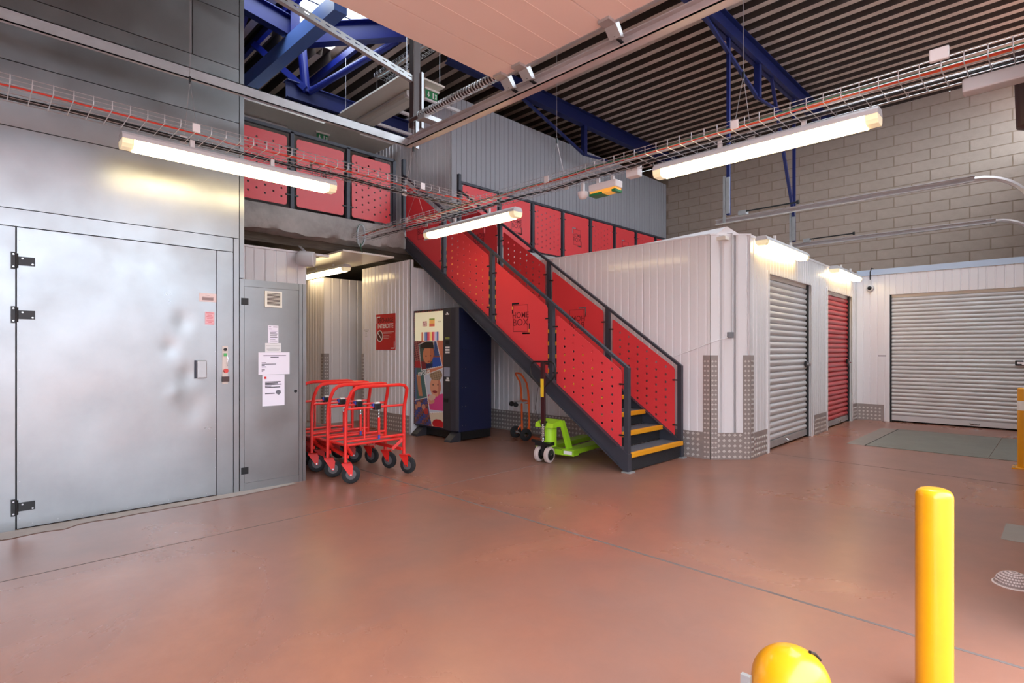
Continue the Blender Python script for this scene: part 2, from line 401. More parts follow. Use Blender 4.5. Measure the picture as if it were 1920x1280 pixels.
mb.build('door_leaf', M_galv, ld, smooth=True)
for z in (1.9335 - .05, 1.507, .162):
    h = MB(); h.fbox(fr_left(LY - .004), .236, .262, z - .058, z + .058, 0, .012); h.fbox(fr_left(LY - .004), .27, .364, z - .03, z + .03, 0, .008)
    h.cyl((.266, LY - .014, z - .05), (.266, LY - .014, z + .05), .009, 8)
    ho = h.build('hinge', M_black, ld)
    sc_ = MB()
    for a, b in ((.249, .043), (.249, -.043), (.296, .017), (.35, -.019)): sc_.cyl((a, LY - .01, z + b), (a, LY - .017, z + b), .006, 8)
    sc_.build('hinge_screw', M_chrome, ho)
riv = MB()
for k in range(16): riv.cyl((.282, LY - .004, .08 + k * .13), (.282, LY - .007, .08 + k * .13), .004, 6)
for k in range(10): riv.cyl((1.538, LY - .004, .25 + k * .125), (1.538, LY - .007, .25 + k * .125), .004, 6)
for k in range(9): riv.cyl((.35 + k * .14, LY - .004, .035), (.35 + k * .14, LY - .007, .035), .004, 6)
riv.build('rivets', M_galv2, ld)
MB().box(1.39, 1.465, LY - .045, LY - .004, 1.022, 1.172).build('pull_handle', M_galv2, ld, bevel=.008)
MB().box(1.378, 1.392, LY - .012, LY - .004, 1.02, 1.174).build('handle_edge', M_dark, ld)

def lines(fr, a0, a1, rows_, name, m, parent, h=.005, c=.0012):
    mb = MB()
    for b, f0, f1 in rows_: mb.fbox(fr, a0 + (a1 - a0) * f0, a0 + (a1 - a0) * f1, b - h / 2, b + h / 2, 0, c)
    return mb.build(name, m, parent)
def paper(fr, a0, a1, b0, b1, m, name, label, cat, rows_, inkmat=None, group=None):
    o = MB().fbox(fr, a0, a1, b0, b1, 0, .0012).build(name, m); tag(o, label, cat, group)
    f2 = Fr(fr(0, 0, .0012), fr.x, fr.y)
    if rows_: lines(f2, a0, a1, [(b0 + (b1 - b0) * t, p, q) for t, p, q in rows_], 'printed_lines', inkmat or M_ink, o, h=(b1 - b0) * .03, c=.0004)
    return o
FD = fr_left(LY - .0045)
o = paper(FD, 1.414, 1.548, 1.671, 1.743, M_sticker, 'notice_sticker', 'small white notice sticker at the top right of the lift door', 'sticker', [(.78, .35, .6), (.58, .18, .85)])
MB().fbox(Fr(FD(0, 0, .0012), FD.x, FD.y), 1.437, 1.524, 1.684, 1.708, 0, .0006).build('grey_print', mat('grey_print', (150, 128, 128), .7), o)
paper(FD, 1.459, 1.532, 1.477, 1.587, M_pinkst, 'warning_sticker', 'small pink warning sticker below the white notice on the lift door', 'sticker', [(.9, .1, .9), (.74, .25, .75), (.6, .15, .85), (.48, .2, .8), (.3, .15, .9), (.18, .35, .7), (.07, .05, .95)], mat('red_ink', (206, 70, 84), .7))
# lift control panel
cp = thing('lift_call_panel', 'steel lift call panel with green and red buttons beside the lift door', 'control panel', (1.617, LY - .01, .96))
FC = fr_left(LY)
MB().fbox(FC, 1.595, 1.64, .965, 1.295, 0, .006).build('faceplate', mat('pale_steel', (205, 190, 180), .35, .5), cp)
MB().cyl((1.617, LY - .006, 1.265), (1.617, LY - .02, 1.265), .013, 12).build('key_switch', M_black, cp)
MB().fbox(FC, 1.606, 1.63, 1.205, 1.232, .006, .014).build('green_button', mat('green_button', (80, 180, 100), .4), cp)
MB().cyl((1.62, LY - .006, 1.08), (1.62, LY - .03, 1.08), .018, 14).build('red_button', mat('red_button', (214, 70, 62), .4), cp)
MB().fbox(FC, 1.592, 1.645, .985, 1.03, .006, .03).build('socket_cover', M_brown, cp)
MB().tube([(1.632, LY - .012, 1.21), (1.638, LY - .02, 1.18), (1.628, LY - .016, 1.15), (1.634, LY - .012, 1.12)], .003, 5).build('key_chain', M_chrome, cp)

# mezzanine
mz = thing('floor_mezzanine', 'concrete mezzanine floor slab with rough edge', 'floor', (6, 10, 2.8), kind='structure')
MB().box(1.9, 14.38, 7.42, 15.1, 2.86, 3.1).build('slab', M_conc, mz)
def rough_edge(x0, x1):
    n = int((x1 - x0) / .06); mb = MB(); cols = []
    prof = [(7.44, 3.12), (7.23, 3.14), (7.20, 3.1), (7.18, 3.0), (7.19, 2.9), (7.22, 2.82), (7.44, 2.80)]
    for i in range(n + 1):
        x = x0 + (x1 - x0) * i / n
        for k, (y, z) in enumerate(prof):
            a = .018 * math.sin(x * 7 + k * 1.3) + .012 * math.sin(x * 23 + k * 2.1) + random.uniform(-.006, .006)
            mb.v.append((x, y + (a * .6 if 0 < k < 6 else 0), z + (a if k in (4, 5) else a * .25)))
    K = len(prof); mb.f = [(i * K + k, (i + 1) * K + k, (i + 1) * K + k + 1, i * K + k + 1) for i in range(n) for k in range(K - 1)]
    return mb.build('slab_edge', M_conc, mz, smooth=True)
rough_edge(1.8, 6.05); rough_edge(6.05, 14.38)
MB().box(1.9, 5.9, 7.46, 7.8, 2.69, 2.82).build('downstand_beam', M_dconc, mz)
MB().box(1.95, 3.6, 7.36, 7.42, 2.575, 2.6).build('red_edge_strip', M_cart, mz)

# blue roof beams along X, with strut and ties
def purlin(name, y, x0, x1, z, label, xs, zf):
    t = thing(name, label, 'beam', ((x0 + x1) / 2, y, z - .32), kind='structure')
    MB().ibeam((x0, y, z - .15), (x1, y, z - .15), .16, .3).build('beam', M_dblue, t)
    MB().bar((xs, y, z - .29), (xs, y, zf), .1, .1, (0, 1, 0)).build('strut', M_dblue, t)
    MB().bar((xs - 2.1, y, z - .29), (xs, y, zf), .05, .05).build('tie_bar', M_dblue, t)
    MB().bar((xs, y, zf), (xs + 1.2, y, zf + .1), .04, .04).build('tie_bar', M_dblue, t)
    return t
b1 = purlin('trim_1', 3.8, 5.4, 14.39, ROOF, 'dark blue steel roof beam carrying the two track hangers', 9.95, 5.72)
b2 = purlin('trim_2', 7.6, 6.0, 14.39, ROOF, 'dark blue steel roof beam above the upper grey unit', 9.9, 5.66)

# ------------------------------------------------------------------ storage walls, ground floor
WX = 6.08; TOPZ = 2.58
ws = thing('wall_stair', 'white ribbed cladding wall beside the staircase', 'wall', (WX, 5, 0), kind='structure')
MB().box(WX + .012, WX + .06, 2.9, 6.9, 0, TOPZ).build('wall_core', M_white, ws)
fr = Fr((WX, 6.88, 0), (0, -1, 0), Z)
clad(ws, fr, 6.88 - 2.855, 0, TOPZ, M_white)
MB().box(WX - .004, WX + .06, 2.86, 6.88, TOPZ, TOPZ + .018).build('cap_trim', M_white, ws)
tread_plate(ws, Fr((WX - .002, 6.88, 0), (0, -1, 0), Z), 0, 3.945, 0, .31)
# folded roof sheet on the corner
MB().add([(6.11, 3.95, TOPZ + .019), (6.13, 2.80, TOPZ + .019), (6.4, 2.64, TOPZ + .019), (6.22, 2.72, TOPZ + .10)], [(0, 1, 3), (1, 2, 3), (0, 3, 2), (0, 2, 1)]).build('folded_cap', M_white, ws)
# chamfered corner
wc = thing('wall_corner', 'white chamfered corner wall with steel corner guards', 'wall', (6.23, 2.69, 0), kind='structure')
A = Vector((WX, 2.855, 0)); B = Vector((6.405, 2.53, 0)); ex = (B - A); Lc = ex.length
fr = Fr(A, ex, Z)
MB().fbox(fr, 0, Lc, 0, TOPZ, -.06, -.014).build('wall_core', M_white, wc)
clad(wc, fr, Lc, 0, TOPZ, M_white, pitch=.16, width=2, depth=.014, groove=.4)
MB().fbox(fr, -.01, Lc + .01, TOPZ, TOPZ + .018, -.06, .004).build('cap_trim', M_white, wc)
tread_plate(wc, Fr(fr(0, 0, .002), fr.x, fr.y), .06, Lc - .06, 0, .31)
def guard(parent, p, d0, d1, w=.085, h=1.2):
    fa = Fr(p, d0, Z); fb = Fr(p, d1, Z)
    n0 = -1 if fa.n.dot(Vector((-1, -1, 0))) < 0 else 1; n1 = -1 if fb.n.dot(Vector((-1, -1, 0))) < 0 else 1
    for f, s_ in ((fa, n0), (fb, n1)):
        o = MB().fbox(f, 0, w, 0, h, .004 * s_, .009 * s_).build('corner_guard', M_checker, parent)
        lz = MB(); b = .03; k = 0
        while b < h - .02:
            for a in (.022, .06):
                lz.prism(f, [(a - .015, b), (a, b - .013), (a + .015, b), (a, b + .013)], .009 * s_, .012 * s_)
            b += .055; k += 1
        q = lz.build('raised_ridges', M_loz, o); q['kind'] = 'stuff'
guard(wc, A, (0, 1, 0), ex); guard(wc, B, -ex, (1, .02, 0))
# conduit and switch box on the chamfer
cd = thing('switch_box', 'grey switch box with conduit on the white chamfered corner', 'switch', fr(.2, 1.4, 0))
mb = MB().fbox(fr, .19, .255, 1.40, 1.465, .004, .045); mb.build('box', mat('grey_box', (128, 128, 134), .5), cd, bevel=.004)
mb = MB().tube([fr(.245, 1.465, .018), fr(.245, TOPZ + .02, .018), fr(.21, TOPZ + .03, -.03)], .009, 8); mb.build('conduit', M_lampbody, cd)
cable = [fr(.2, 1.405, .02), fr(.08, 1.375, .02), fr(0, 1.345, .02), (WX - .02, 3.1, 1.25), (WX - .02, 3.4, 1.15)]
MB().tube(cable, .006, 6).build('cable', M_white, cd)

# facade with two roller doors
P0 = Vector((6.405, 2.53, 0)); D = Vector((11.55 - 6.405, .11, 0)); LF = D.length
FF = Fr(P0, D, Z)
wu = thing('wall_units', 'white cladding facade of the ground floor storage units', 'wall', FF(2.5, 0, 0), kind='structure')
g0, g1, r0, r1, DT = .575, 2.375, 3.165, 4.77, 2.205
for a0, a1, z0 in ((0, g0, 0), (g1, r0, 0), (r1, LF, 0), (g0, g1, DT), (r0, r1, DT)):
    clad(wu, Fr(FF(a0, 0, 0), FF.x, FF.y), a1 - a0, z0, TOPZ - .02, M_white, width=1.2)
    MB().fbox(FF, a0, a1, z0, TOPZ - .02, -.06, -.012).build('wall_core', M_white, wu)
MB().fbox(FF, 0, LF, TOPZ - .02, TOPZ + .01, -.06, .004).build('cap_trim', M_white, wu)
for a in (g0, g1, r0, r1): MB().fbox(FF, a - .03, a + .03 if a in (g0, r0) else a + .035, 0, DT + .03, .001, .012).build('jamb_trim', M_white, wu)
for a0, a1 in ((.1, g0 - .03), (g1 + .11, r0 - .03), (r1 + .06, LF)): tread_plate(wu, Fr(FF(0, 0, .002), FF.x, FF.y), a0, a1, 0, .30)
def roller(name, fr, a0, a1, zt, m, label, lock_a, nslat, handle_a):
    t = thing(name, label, 'door', fr((a0 + a1) / 2, 0, -.06), kind='structure')
    MB().fbox(fr, a0, a1, 0, zt, -.16, -.10).build('dark_recess', M_grout, t)
    MB().fbox(fr, a1 - .045, a1, 0, zt, -.10, -.03).build('guide_rail', M_black, t); MB().fbox(fr, a0, a0 + .02, 0, zt, -.10, -.03).build('guide_rail', M_black, t)
    p = (zt - .16) / nslat; z = .11; first = None
    for k in range(nslat):
        if first is None:
            pr = [(0, -.072), (p * .08, -.060), (p * .3, -.047), (p * .55, -.045), (p * .8, -.050), (p * .97, -.066), (p, -.072)]
            e0, e1 = a0 + .022, a1 - .05
            mb = MB(); n = len(pr); mb.add([fr(e0, z + b, c) for b, c in pr] + [fr(e1, z + b, c) for b, c in pr], [(i, i + 1, n + i + 1, n + i) for i in range(n - 1)] + [tuple(range(n)), tuple(range(n, 2 * n))])
            first = mb.build('slat', m, t, smooth=True)
        else: share(first, 'slat', (0, 0, p * k), t)
    MB().fbox(fr, a0 + .022, a1 - .05, .025, .112, -.075, -.045).build('bottom_rail', M_galv2 if m is not M_slat or nslat < 29 else m, t)
    MB().fbox(fr, a0, a1, zt - .05, zt, -.10, -.055).build('head_strip', M_cream, t)
    h = MB().tube([fr(handle_a - .06, .07, -.045), fr(handle_a - .05, .055, -.02), fr(handle_a + .05, .055, -.02), fr(handle_a + .06, .07, -.045)], .008, 6); h.build('pull_handle', M_chrome, t)
    lk = MB().fbox(fr, lock_a - .05, lock_a + .05, 1.02, 1.10, -.045, -.012).build('lock_housing', M_black, t, bevel=.01)
    MB().fbox(fr, lock_a - .025, lock_a + .06, 1.045, 1.075, -.012, .002).build('slide_bolt', M_chrome, lk)
    MB().cyl(fr(lock_a + .045, 1.045, 0), fr(lock_a + .045, 1.045, .012), .018, 10).build('padlock', M_chrome, lk)
    return t
roller('door_2', FF, g0 + .03, g1 - .03, DT, M_slat, 'grey-white ribbed roller door nearest the chamfered corner', g1 - .15, 26, 1.35)
roller('door_3', FF, r0 + .03, r1 - .03, DT, M_redslat, 'red ribbed roller door', r1 - .15, 26, 4.1)
# big roller door wall
BX = 11.55
wk = thing('wall_end_units', 'white cladding wall around the widest roller door', 'wall', (BX, 1.4, 0), kind='structure')
FB = Fr((BX, 2.64, 0), (0, -1, 0), Z)
d0, d1 = .5, 2.52
for a0, a1, z0 in ((0, d0, 0), (d0, d1, 2.235), (d1, 2.66, 0)):
    clad(wk, Fr(FB(a0, 0, 0), FB.x, FB.y), a1 - a0, z0, 2.6, M_white, width=1.2, pitch=.11)
    MB().fbox(FB, a0, a1, z0, 2.6, -.06, -.012).build('wall_core', M_white, wk)
MB().fbox(FB, 0, 2.68, 2.6, 2.7, -.08, .012).build('cap_trim', mat('skylit_blue_trim', (196, 210, 230), .3), wk)  # blue of the overhead daylight is put into the trim colour
MB().fbox(FB, d0 - .04, d0 + .0, 0, 2.26, .001, .012).build('jamb_trim', M_white, wk)
tread_plate(wk, Fr(FB(0, 0, .002), FB.x, FB.y), .01, .42, 0, .29)
roller('door_4', FB, d0, d1, 2.235, M_slat, 'widest white ribbed roller door behind the floor plate', 2.18, 31, 1.65)
pp = MB().fbox(Fr(FB(0, 0, .012), FB.x, FB.y), .33, .45, 1.15, 1.165, 0, .002).build('number_label', M_ink); tag(pp, 'small printed unit label left of the widest roller door', 'label')
# roof sheets over the units
tag(MB().box(WX + .05, BX + 2.7, 2.7, 7.15, TOPZ - .06, TOPZ - .02).build('ceiling_units', M_cream), 'flat sheet roof on top of the ground floor storage units', 'ceiling', kind='structure')

# corridor block walls behind the trolleys
wd = thing('wall_notice', 'white ribbed wall carrying the red notice', 'wall', (4.72, 7.5, 0), kind='structure')
fr = Fr((4.72, 8.26, 0), (0, -1, 0), Z)
clad(wd, fr, 8.26 - 6.87, 0, 2.61, M_white, width=.7)
MB().box(4.734, 4.78, 6.87, 8.26, 0, 2.61).build('wall_core', M_white, wd)
tread_plate(wd, Fr((4.718, 8.26, 0), (0, -1, 0), Z), 0, 1.38, 0, .28)
guard(wd, Vector((4.72, 8.26, 0)), (0, -1, 0), (1, 0, 0), w=.06)
clad(wd, Fr((4.76, 6.88, 0), (1, 0, 0), Z), WX - 4.76, 0, 2.5, M_white, width=.7)
MB().box(4.78, WX, 6.892, 6.94, 0, 2.5).build('wall_core', M_white, wd)
we = thing('wall_corridor', 'white ribbed corner block at the end of the corridor', 'wall', (4.5, 8.9, 0), kind='structure')
clad(we, Fr((4.36, 8.9, 0), (1, 0, 0), Z), 1.6, 0, 2.5, M_white, pitch=.16, width=.8)
clad(we, Fr((4.36, 11.5, 0), (0, -1, 0), Z), 2.6, 0, 2.5, M_white, width=.9)
MB().box(4.374, 5.9, 8.912, 11.5, 0, 2.5).build('wall_core', M_white, we)
guard(we, Vector((4.36, 8.9, 0)), (0, 1, 0), (1, 0, 0), w=.09)
w2 = thing('wall_far_unit', 'white ribbed wall above and behind the metal cabinet', 'wall', (2.6, 7.2, 0), kind='structure')
clad(w2, Fr((1.8, 7.2, 0), (1, 0, 0), Z), 3.28 - 1.8, 0, 2.55, M_white, pitch=.14, width=.8)
MB().box(1.8, 3.27, 7.214, 7.26, 0, 2.55).build('wall_core', M_white, w2)
MB().box(1.8, 3.6, 7.185, 7.26, 2.55, 2.575).build('cap_trim', M_white, w2)
clad(w2, Fr((3.28, 7.2, 0), (0, 1, 0), Z), 4.5, 0, 2.5, M_white, pitch=.14, width=.9)
tag(MB().box(3.2, 4.36, 11.5, 11.6, 0, 2.7).build('wall_corridor_end', M_white), 'white wall closing the far end of the corridor', 'wall', kind='structure')
# upper grey unit
w3 = thing('wall_upper_unit', 'tall grey-white ribbed unit on the mezzanine', 'wall', (8, 8.1, 3.1), kind='structure')
UZ = 6.04; UX, UY = 6.48, 8.08
clad(w3, Fr((UX, UY, 0), (1, 0, 0), Z), XB - UX - .01, 3.1, UZ, M_greyclad, pitch=.125, width=1.0, depth=.012)
clad(w3, Fr((UX, 10.8, 0), (0, -1, 0), Z), 10.8 - UY, 3.1, UZ, M_white, pitch=.125, width=.9)
MB().box(UX + .014, XB - .02, UY + .014, 10.8, 3.1, UZ).build('unit_core', M_greyclad, w3)
# suspended ceilings
tag(MB().box(3.78, 4.62, 7.14, 11.45, 2.65, 2.675).build('ceiling_corridor', M_cream), 'glossy cream ceiling panel above the corridor', 'ceiling', kind='structure')
cm = thing('ceiling_mezzanine', 'cream suspended ceiling panels over the mezzanine', 'ceiling', (5, 9, 5.5), kind='structure')
MB().box(4.79, 5.52, 7.06, 9.77, 5.5, 5.53).build('panel', M_cream, cm)
MB().box(1.95, 6.3, 9.77, 11.6, 5.5, 5.53).build('panel', M_cream, cm)
MB().box(1.95, 6.3, 11.61, 13.8, 5.5, 5.53).build('panel', M_cream, cm)
for p in ((4.82, 7.1), (5.45, 7.1), (4.82, 9.0), (5.45, 9.0), (3.3, 9.85)): MB().cyl((p[0], p[1], 5.53), (p[0], p[1], ROOF), .004, 5).build('suspension_wire', M_wire, cm)
for k in range(3): MB().box(5.52, 6.3, 7.6 + k * .75, 7.65 + k * .75, 5.5, 5.55).build('cross_bar', M_white, cm)

# skylight truss, blue
tr = thing('trim_3', 'blue steel roof truss under the skylight', 'truss', (4, 9, 5.5), kind='structure')
MB().ibeam((3.85, 9.25, 5.66), (6.3, 9.25, 5.66), .18, .3).build('bottom_chord', M_dblue, tr)
MB().cyl((4.19, 9.22, 5.7), (4.12, 9.22, 6.45), .075, 14).build('tube_strut', M_blue, tr)
MB().cyl((4.24, 9.2, 5.72), (5.13, 7.83, 6.42), .055, 14).build('tube_brace', M_blue, tr)
MB().bar((4.15, 9.15, 5.72), (3.5, 9.7, 6.45), .1, .1).build('brace', M_blue, tr)
MB().bar((3.55, 11.2, 5.95), (3.62, 6.9, 5.95), .19, .24).build('cross_beam', mat('skylit_blue_steel', (104, 138, 214), .35), tr)  # paler blue: skylight falling on this beam is put into its colour
MB().ibeam((3.6, 8.4, 6.22), (2.7, 8.62, 6.5), .16, .3).build('rafter', M_blue, tr)
MB().ibeam((3.7, 8.45, 6.17), (5.0, 7.4, 6.38), .16, .32).build('rafter', M_blue, tr)
MB().ibeam((3.58, 8.34, 6.07), (3.58, 8.34, 6.6), .14, .2, up=(0, 1, 0)).build('post', M_blue, tr)
MB().bar((3.1, 8.9, 6.5), (3.02, 9.6, 5.8), .2, .05, (1, 0, 0)).build('gusset_plate', M_blue, tr)
MB().bar((4.84, 10.6, 6.52), (4.84, 6.9, 6.52), .07, .12).build('skylight_trimmer', M_blue, tr)
MB().bar((3.54, 10.6, 6.52), (3.54, 6.9, 6.52), .07, .12).build('skylight_trimmer', M_blue, tr)

# ================================================================== THE STAIRCASE
SL, SR, Y0, RUN, RISE, Z1 = 4.84, 5.95, 3.12, .235, .168, .196
st = thing('staircase', 'anthracite steel staircase with red side panels and yellow step edges', 'staircase', (5.4, 5, 0))
K = .705
def stringer(x):
    f = Fr((x - .03, 0, 0), (0, -1, 0), Z)           # a = -Y
    def zt(y): return .235 + K * (y - 3.2)
    mb = MB(); pts = [(-3.13, 0), (-3.13, .19), (-3.2, .235), (-7.12, zt(7.12)), (-7.12, zt(7.12) - .2), (-3.17, .0)]
    mb.prism(f, pts, -.06, 0); o = mb.build('stringer', M_dark, st)
    fl_ = MB()
    for off in (0, -.185): 
        fl_.bar((x - .036, 3.25, zt(3.25) + off), (x - .036, 7.1, zt(7.1) + off), .05, .012)
    fl_.build('flange', M_dark, o)
    MB().box(x - .05, x + .05, 3.1, 3.2, 0, .012).build('foot_plate', M_galv2, o)
stringer(SL); stringer(SR)
for k in range(17):
    y = Y0 + RUN * k; z = Z1 + RISE * k
    MB().box(SL + .02, SR - .02, y + .045, y + RUN + .03, z - .035, z - .002).build('tread', M_tread, st)
    MB().box(SL + (.03 if k else .03), SR - (.05 if k else -.0), y, y + .05, z - .048, z + .002).build('nosing', M_nose, st, bevel=.006)
    if k == 0: MB().box(SL + .03, SR - .0, y + .03, y + .036, .01, z - .05).build('riser', M_grit, st)
    else: MB().box(SL + .03, SR - .05, y + .05, y + .056, z - RISE, z - .05).build('riser', M_grit, st)
def posts(x, ys, tops):
    for y, zt in zip(ys, tops):
        zb = 0 if y < 3.4 else .235 + K * (y - 3.2) - .05
        MB().box(x - .025, x + .025, y - .025, y + .025, zb, zt).build('post', M_dark, st)
YL = (3.16, 4.18, 5.2, 6.21, 7.22)
rail = lambda y: 1.085 + .713 * (y - 3.17)
posts(SL, YL, [rail(y) for y in YL[:4]] + [4.21]); posts(SR, YL, [rail(y) for y in YL[:4]] + [4.24])
for x in (SL, SR): MB().bar((x, 3.14, rail(3.14)), (x, 7.22, rail(7.22)), .045, .028).build('handrail', M_dark, st)
def zb(y): return .235 + .706 * (y - 3.227)
def holes_for(y0, y1, lo, h, cols=6, r=.0148, a_sign=-1):
    out = []
    for i in range(cols):
        y = y0 + (y1 - y0) * (i + .75) / (cols + .5); n = 8
        b0 = lo(y)
        for k in range(n):
            z = b0 + h * (k + (.75 if i % 2 else 1.15)) / (n + .9)
            out.append(circ(a_sign * y, z, r))
    return out
def logo(f, yc, zc, w, h, parent, mirror=False, c=.006):
    """thin frame, two lines of letters, two cut corner marks"""
    mb = MB(); t = .006
    for a0, a1, b0, b1 in ((-w / 2, w / 2, h / 2 - t, h / 2), (-w / 2, w / 2, -h / 2, -h / 2 + t), (-w / 2, -w / 2 + t, -h / 2, h / 2), (w / 2 - t, w / 2, -h / 2, h / 2)):
        mb.fbox(f, yc + a0, yc + a1, zc + b0, zc + b1, c, c + .001)
    mb.build('logo_frame', M_logo, parent)
    ff = Fr(f(0, 0, c), f.x, f.y) if not mirror else Fr(f(0, 0, c), -f.x, f.y)
    s_ = -1 if mirror else 1
    text('HOME', h * .31, ff, 'logo_lettering', M_logo, parent, sx=.98, align='CENTER', a=s_ * yc, b=zc + h * .02, depth=.001, offset=.0005)
    text('BOX', h * .36, ff, 'logo_lettering', M_logo, parent, sx=1.08, align='CENTER', a=s_ * yc, b=zc - h * .27, depth=.001, offset=.0005)
def corner_marks(ac, zc, w, h, mirror=False):
    s_ = -1 if mirror else 1; o = .03; t = .022; l = .13
    def P(q): return [(ac + s_ * a, zc + b) for a, b in q]
    x, y = -w / 2 - o, h / 2 + o
    m1 = P([(x, y), (x, y - l), (x + t, y - l), (x + t, y - t), (x + l, y - t), (x + l, y)])
    x, y = w / 2 + o, -h / 2 - o
    m2 = P([(x, y), (x, y + l), (x - t, y + l), (x - t, y + t), (x - l, y + t), (x - l, y)])
    return [m1, m2]
def stair_panel(x, y0, y1, kind, mirror=False):
    f = Fr((x, 0, 0), (0, -1, 0), Z); h = .81
    out = rounded([(-y1, zb(y1)), (-y0, zb(y0)), (-y0, zb(y0) + h), (-y1, zb(y1) + h)], .035)
    if kind == 'holes': p = holed(f, out, holes_for(y0 + .02, y1 - .02, zb, h), .008, 'side_panel', M_red, st)
    else:
        yc = (y0 + y1) / 2; zc = zb(yc) + h * .47
        p = holed(f, out, corner_marks(-yc, zc, .25, .33, mirror), .008, 'side_panel', M_red, st)
        logo(f, -yc, zc, .25, .33, p, mirror, .0041)
    for yy, pz, s_ in ((y0, zb(y0), -1), (y1, zb(y1), 1)):
        for dz in (.14, .67): MB().bar((x - .012, yy - s_ * .02, pz + dz), (x - .012, yy + s_ * .045, pz + dz), .016, .016).build('panel_clip', M_black, p)
for x, mir in ((SL, False), (SR, True)):
    for i, kd in enumerate(('holes', 'logo', 'holes', 'logo')):
        stair_panel(x, YL[i] + .07, YL[i + 1] - .07, kd, mir)

# railings of the mezzanine
def railing(name, label, x0, xs, ztop, kinds):
    t = thing(name, label, 'railing', ((xs[0] + xs[-1]) / 2, 7.25, 3.1)); f = fr_left(7.25)
    for x in xs:
        MB().box(x - .025, x + .025, 7.225, 7.275, 3.1, ztop).build('post', M_dark, t)
    MB().box(x0, xs[-1], 7.225, 7.275, ztop - .02, ztop + .02).build('top_rail', M_dark, t)
    e = [x0] + list(xs) if x0 < xs[0] - .1 else list(xs)
    for i, kd in enumerate(kinds):
        a0, a1 = e[i] + .065, e[i + 1] - .065
        out = rounded([(a0, 3.18), (a1, 3.18), (a1, 4.09), (a0, 4.09)], .04)
        if kd == 'holes':
            hs = []
            for c in range(6):
                for r in range(7):
                    hs.append(circ(a0 + (a1 - a0) * (c + .7) / 6.4, 3.26 + .8 * (r + (.2 if c % 2 else .65)) / 7.4, .014))
            p = holed(f, out, hs, .008, 'infill_panel', M_red, t)
        else:
            ac, zc = (a0 + a1) / 2, 3.64
            p = holed(f, out, corner_marks(ac, zc, .25, .33), .008, 'infill_panel', M_red, t); logo(f, ac, zc, .25, .33, p, False, .0041)
        for xx, s_ in ((a0, -1), (a1, 1)):
            for z in (3.32, 3.95): MB().bar((xx - s_ * .02, 7.238, z), (xx + s_ * .045, 7.238, z), .016, .016).build('panel_clip', M_black, p)
    return t
railing('mezzanine_railing', 'dark railing with three red panels left of the staircase top', 2.3, (3.1, 3.912, 4.68), 4.16, ('holes', 'plain', 'holes'))
railing('mezzanine_railing', 'long dark railing with red panels in front of the upper grey unit', 5.99, (5.99, 6.92, 7.81, 8.72, 9.66, 10.57, 11.47, 12.375, 13.3, 14.2), 4.12, ('holes', 'logo', 'holes', 'logo', 'holes', 'logo', 'holes', 'logo', 'holes'))

# ================================================================== METAL CABINET AND PAPERS
cb = thing('metal_cabinet', 'narrow galvanised metal cabinet with paper notices on its door', 'cabinet', (2.04, 5.4, 0))
MB().box(1.742, 2.342, LY + .012, 5.62, 0, 1.893).build('body', M_galv, cb, bevel=.003)
for a0, a1, b0, b1 in ((1.742, 1.777, 0, 1.893), (2.278, 2.31, .0, 1.893), (2.314, 2.342, 0, 1.893), (1.779, 2.276, 0, .068), (1.779, 2.276, 1.83, 1.893)): MB().fbox(fr_left(LY + .012), a0, a1, b0, b1, 0, .012).build('frame', M_galv, cb)
dr = MB().fbox(fr_left(LY + .012), 1.781, 2.275, .072, 1.827, 0, .010).build('door', M_galv, cb)
FK = fr_left(LY + .002)
for z in (1.694, .182):
    h = MB().fbox(FK, 1.752, 1.812, z - .03, z + .03, -.002, .008); ho = h.build('hinge', M_black, dr)
vt = MB(); vt.fbox(FK, 1.955, 2.111, 1.654, 1.802, 0, .004)
for a0, a1, b0, b1 in ((1.955, 1.975, 1.654, 1.802), (2.095, 2.111, 1.654, 1.802), (1.975, 2.095, 1.654, 1.672), (1.975, 2.095, 1.786, 1.802)): vt.fbox(FK, a0, a1, b0, b1, 0, .012)
vo = vt.build('vent_grille', mat('vent_cream', (224, 220, 208), .5), dr)
MB().fbox(FK, 1.976, 2.094, 1.673, 1.785, .0042, .0052).build('vent_backing', M_brown, dr)
sl = None
for k in range(9):
    if sl is None: sl = MB().prism(Fr((1.976, LY + .002, 1.678), (0, -1, 0), Z), [(.0053, 0), (.010, 0), (.0075, .004), (.0053, .004)], 0, -.118).build('vent_slat', mat('vent_cream', (224, 220, 208)), dr)
    else: share(sl, 'vent_slat', (0, 0, k * .0122), dr)
MB().cyl((2.242, LY + .002, .869), (2.242, LY - .01, .869), .014, 14).build('lock', M_black, dr)
paper(FK, 1.986, 2.081, 1.325, 1.486, M_paper, 'notice_paper', 'narrow white notice topmost on the cabinet door below the vent', 'paper', [(.93, .1, .3), (.92, .5, .95), (.8, .1, .35), (.68, .2, .9), (.6, .2, .8), (.52, .2, .9), (.42, .2, .85), (.32, .2, .9), (.22, .2, .7), (.12, .2, .9)])
paper(Fr(FK(0, 0, .0014), FK.x, FK.y), 1.96, 2.106, 1.24, 1.324, mat('aged_paper', (222, 220, 220), .7), 'notice_paper', 'small wide white notice in the middle of the cabinet door', 'paper', [(.92, .3, .75), (.7, .05, .95), (.45, .3, .7), (.35, .1, .9), (.2, .15, .85)])
o = paper(FK, 1.901, 2.186, 1.034, 1.239, M_paper, 'notice_paper', 'wide landscape white sheet on the cabinet door', 'paper', [(.85, .15, .88), (.78, .38, .64), (.53, .1, .24), (.47, .1, .56), (.41, .1, .2), (.35, .1, .24), (.22, .1, .2), (.16, .1, .15)])
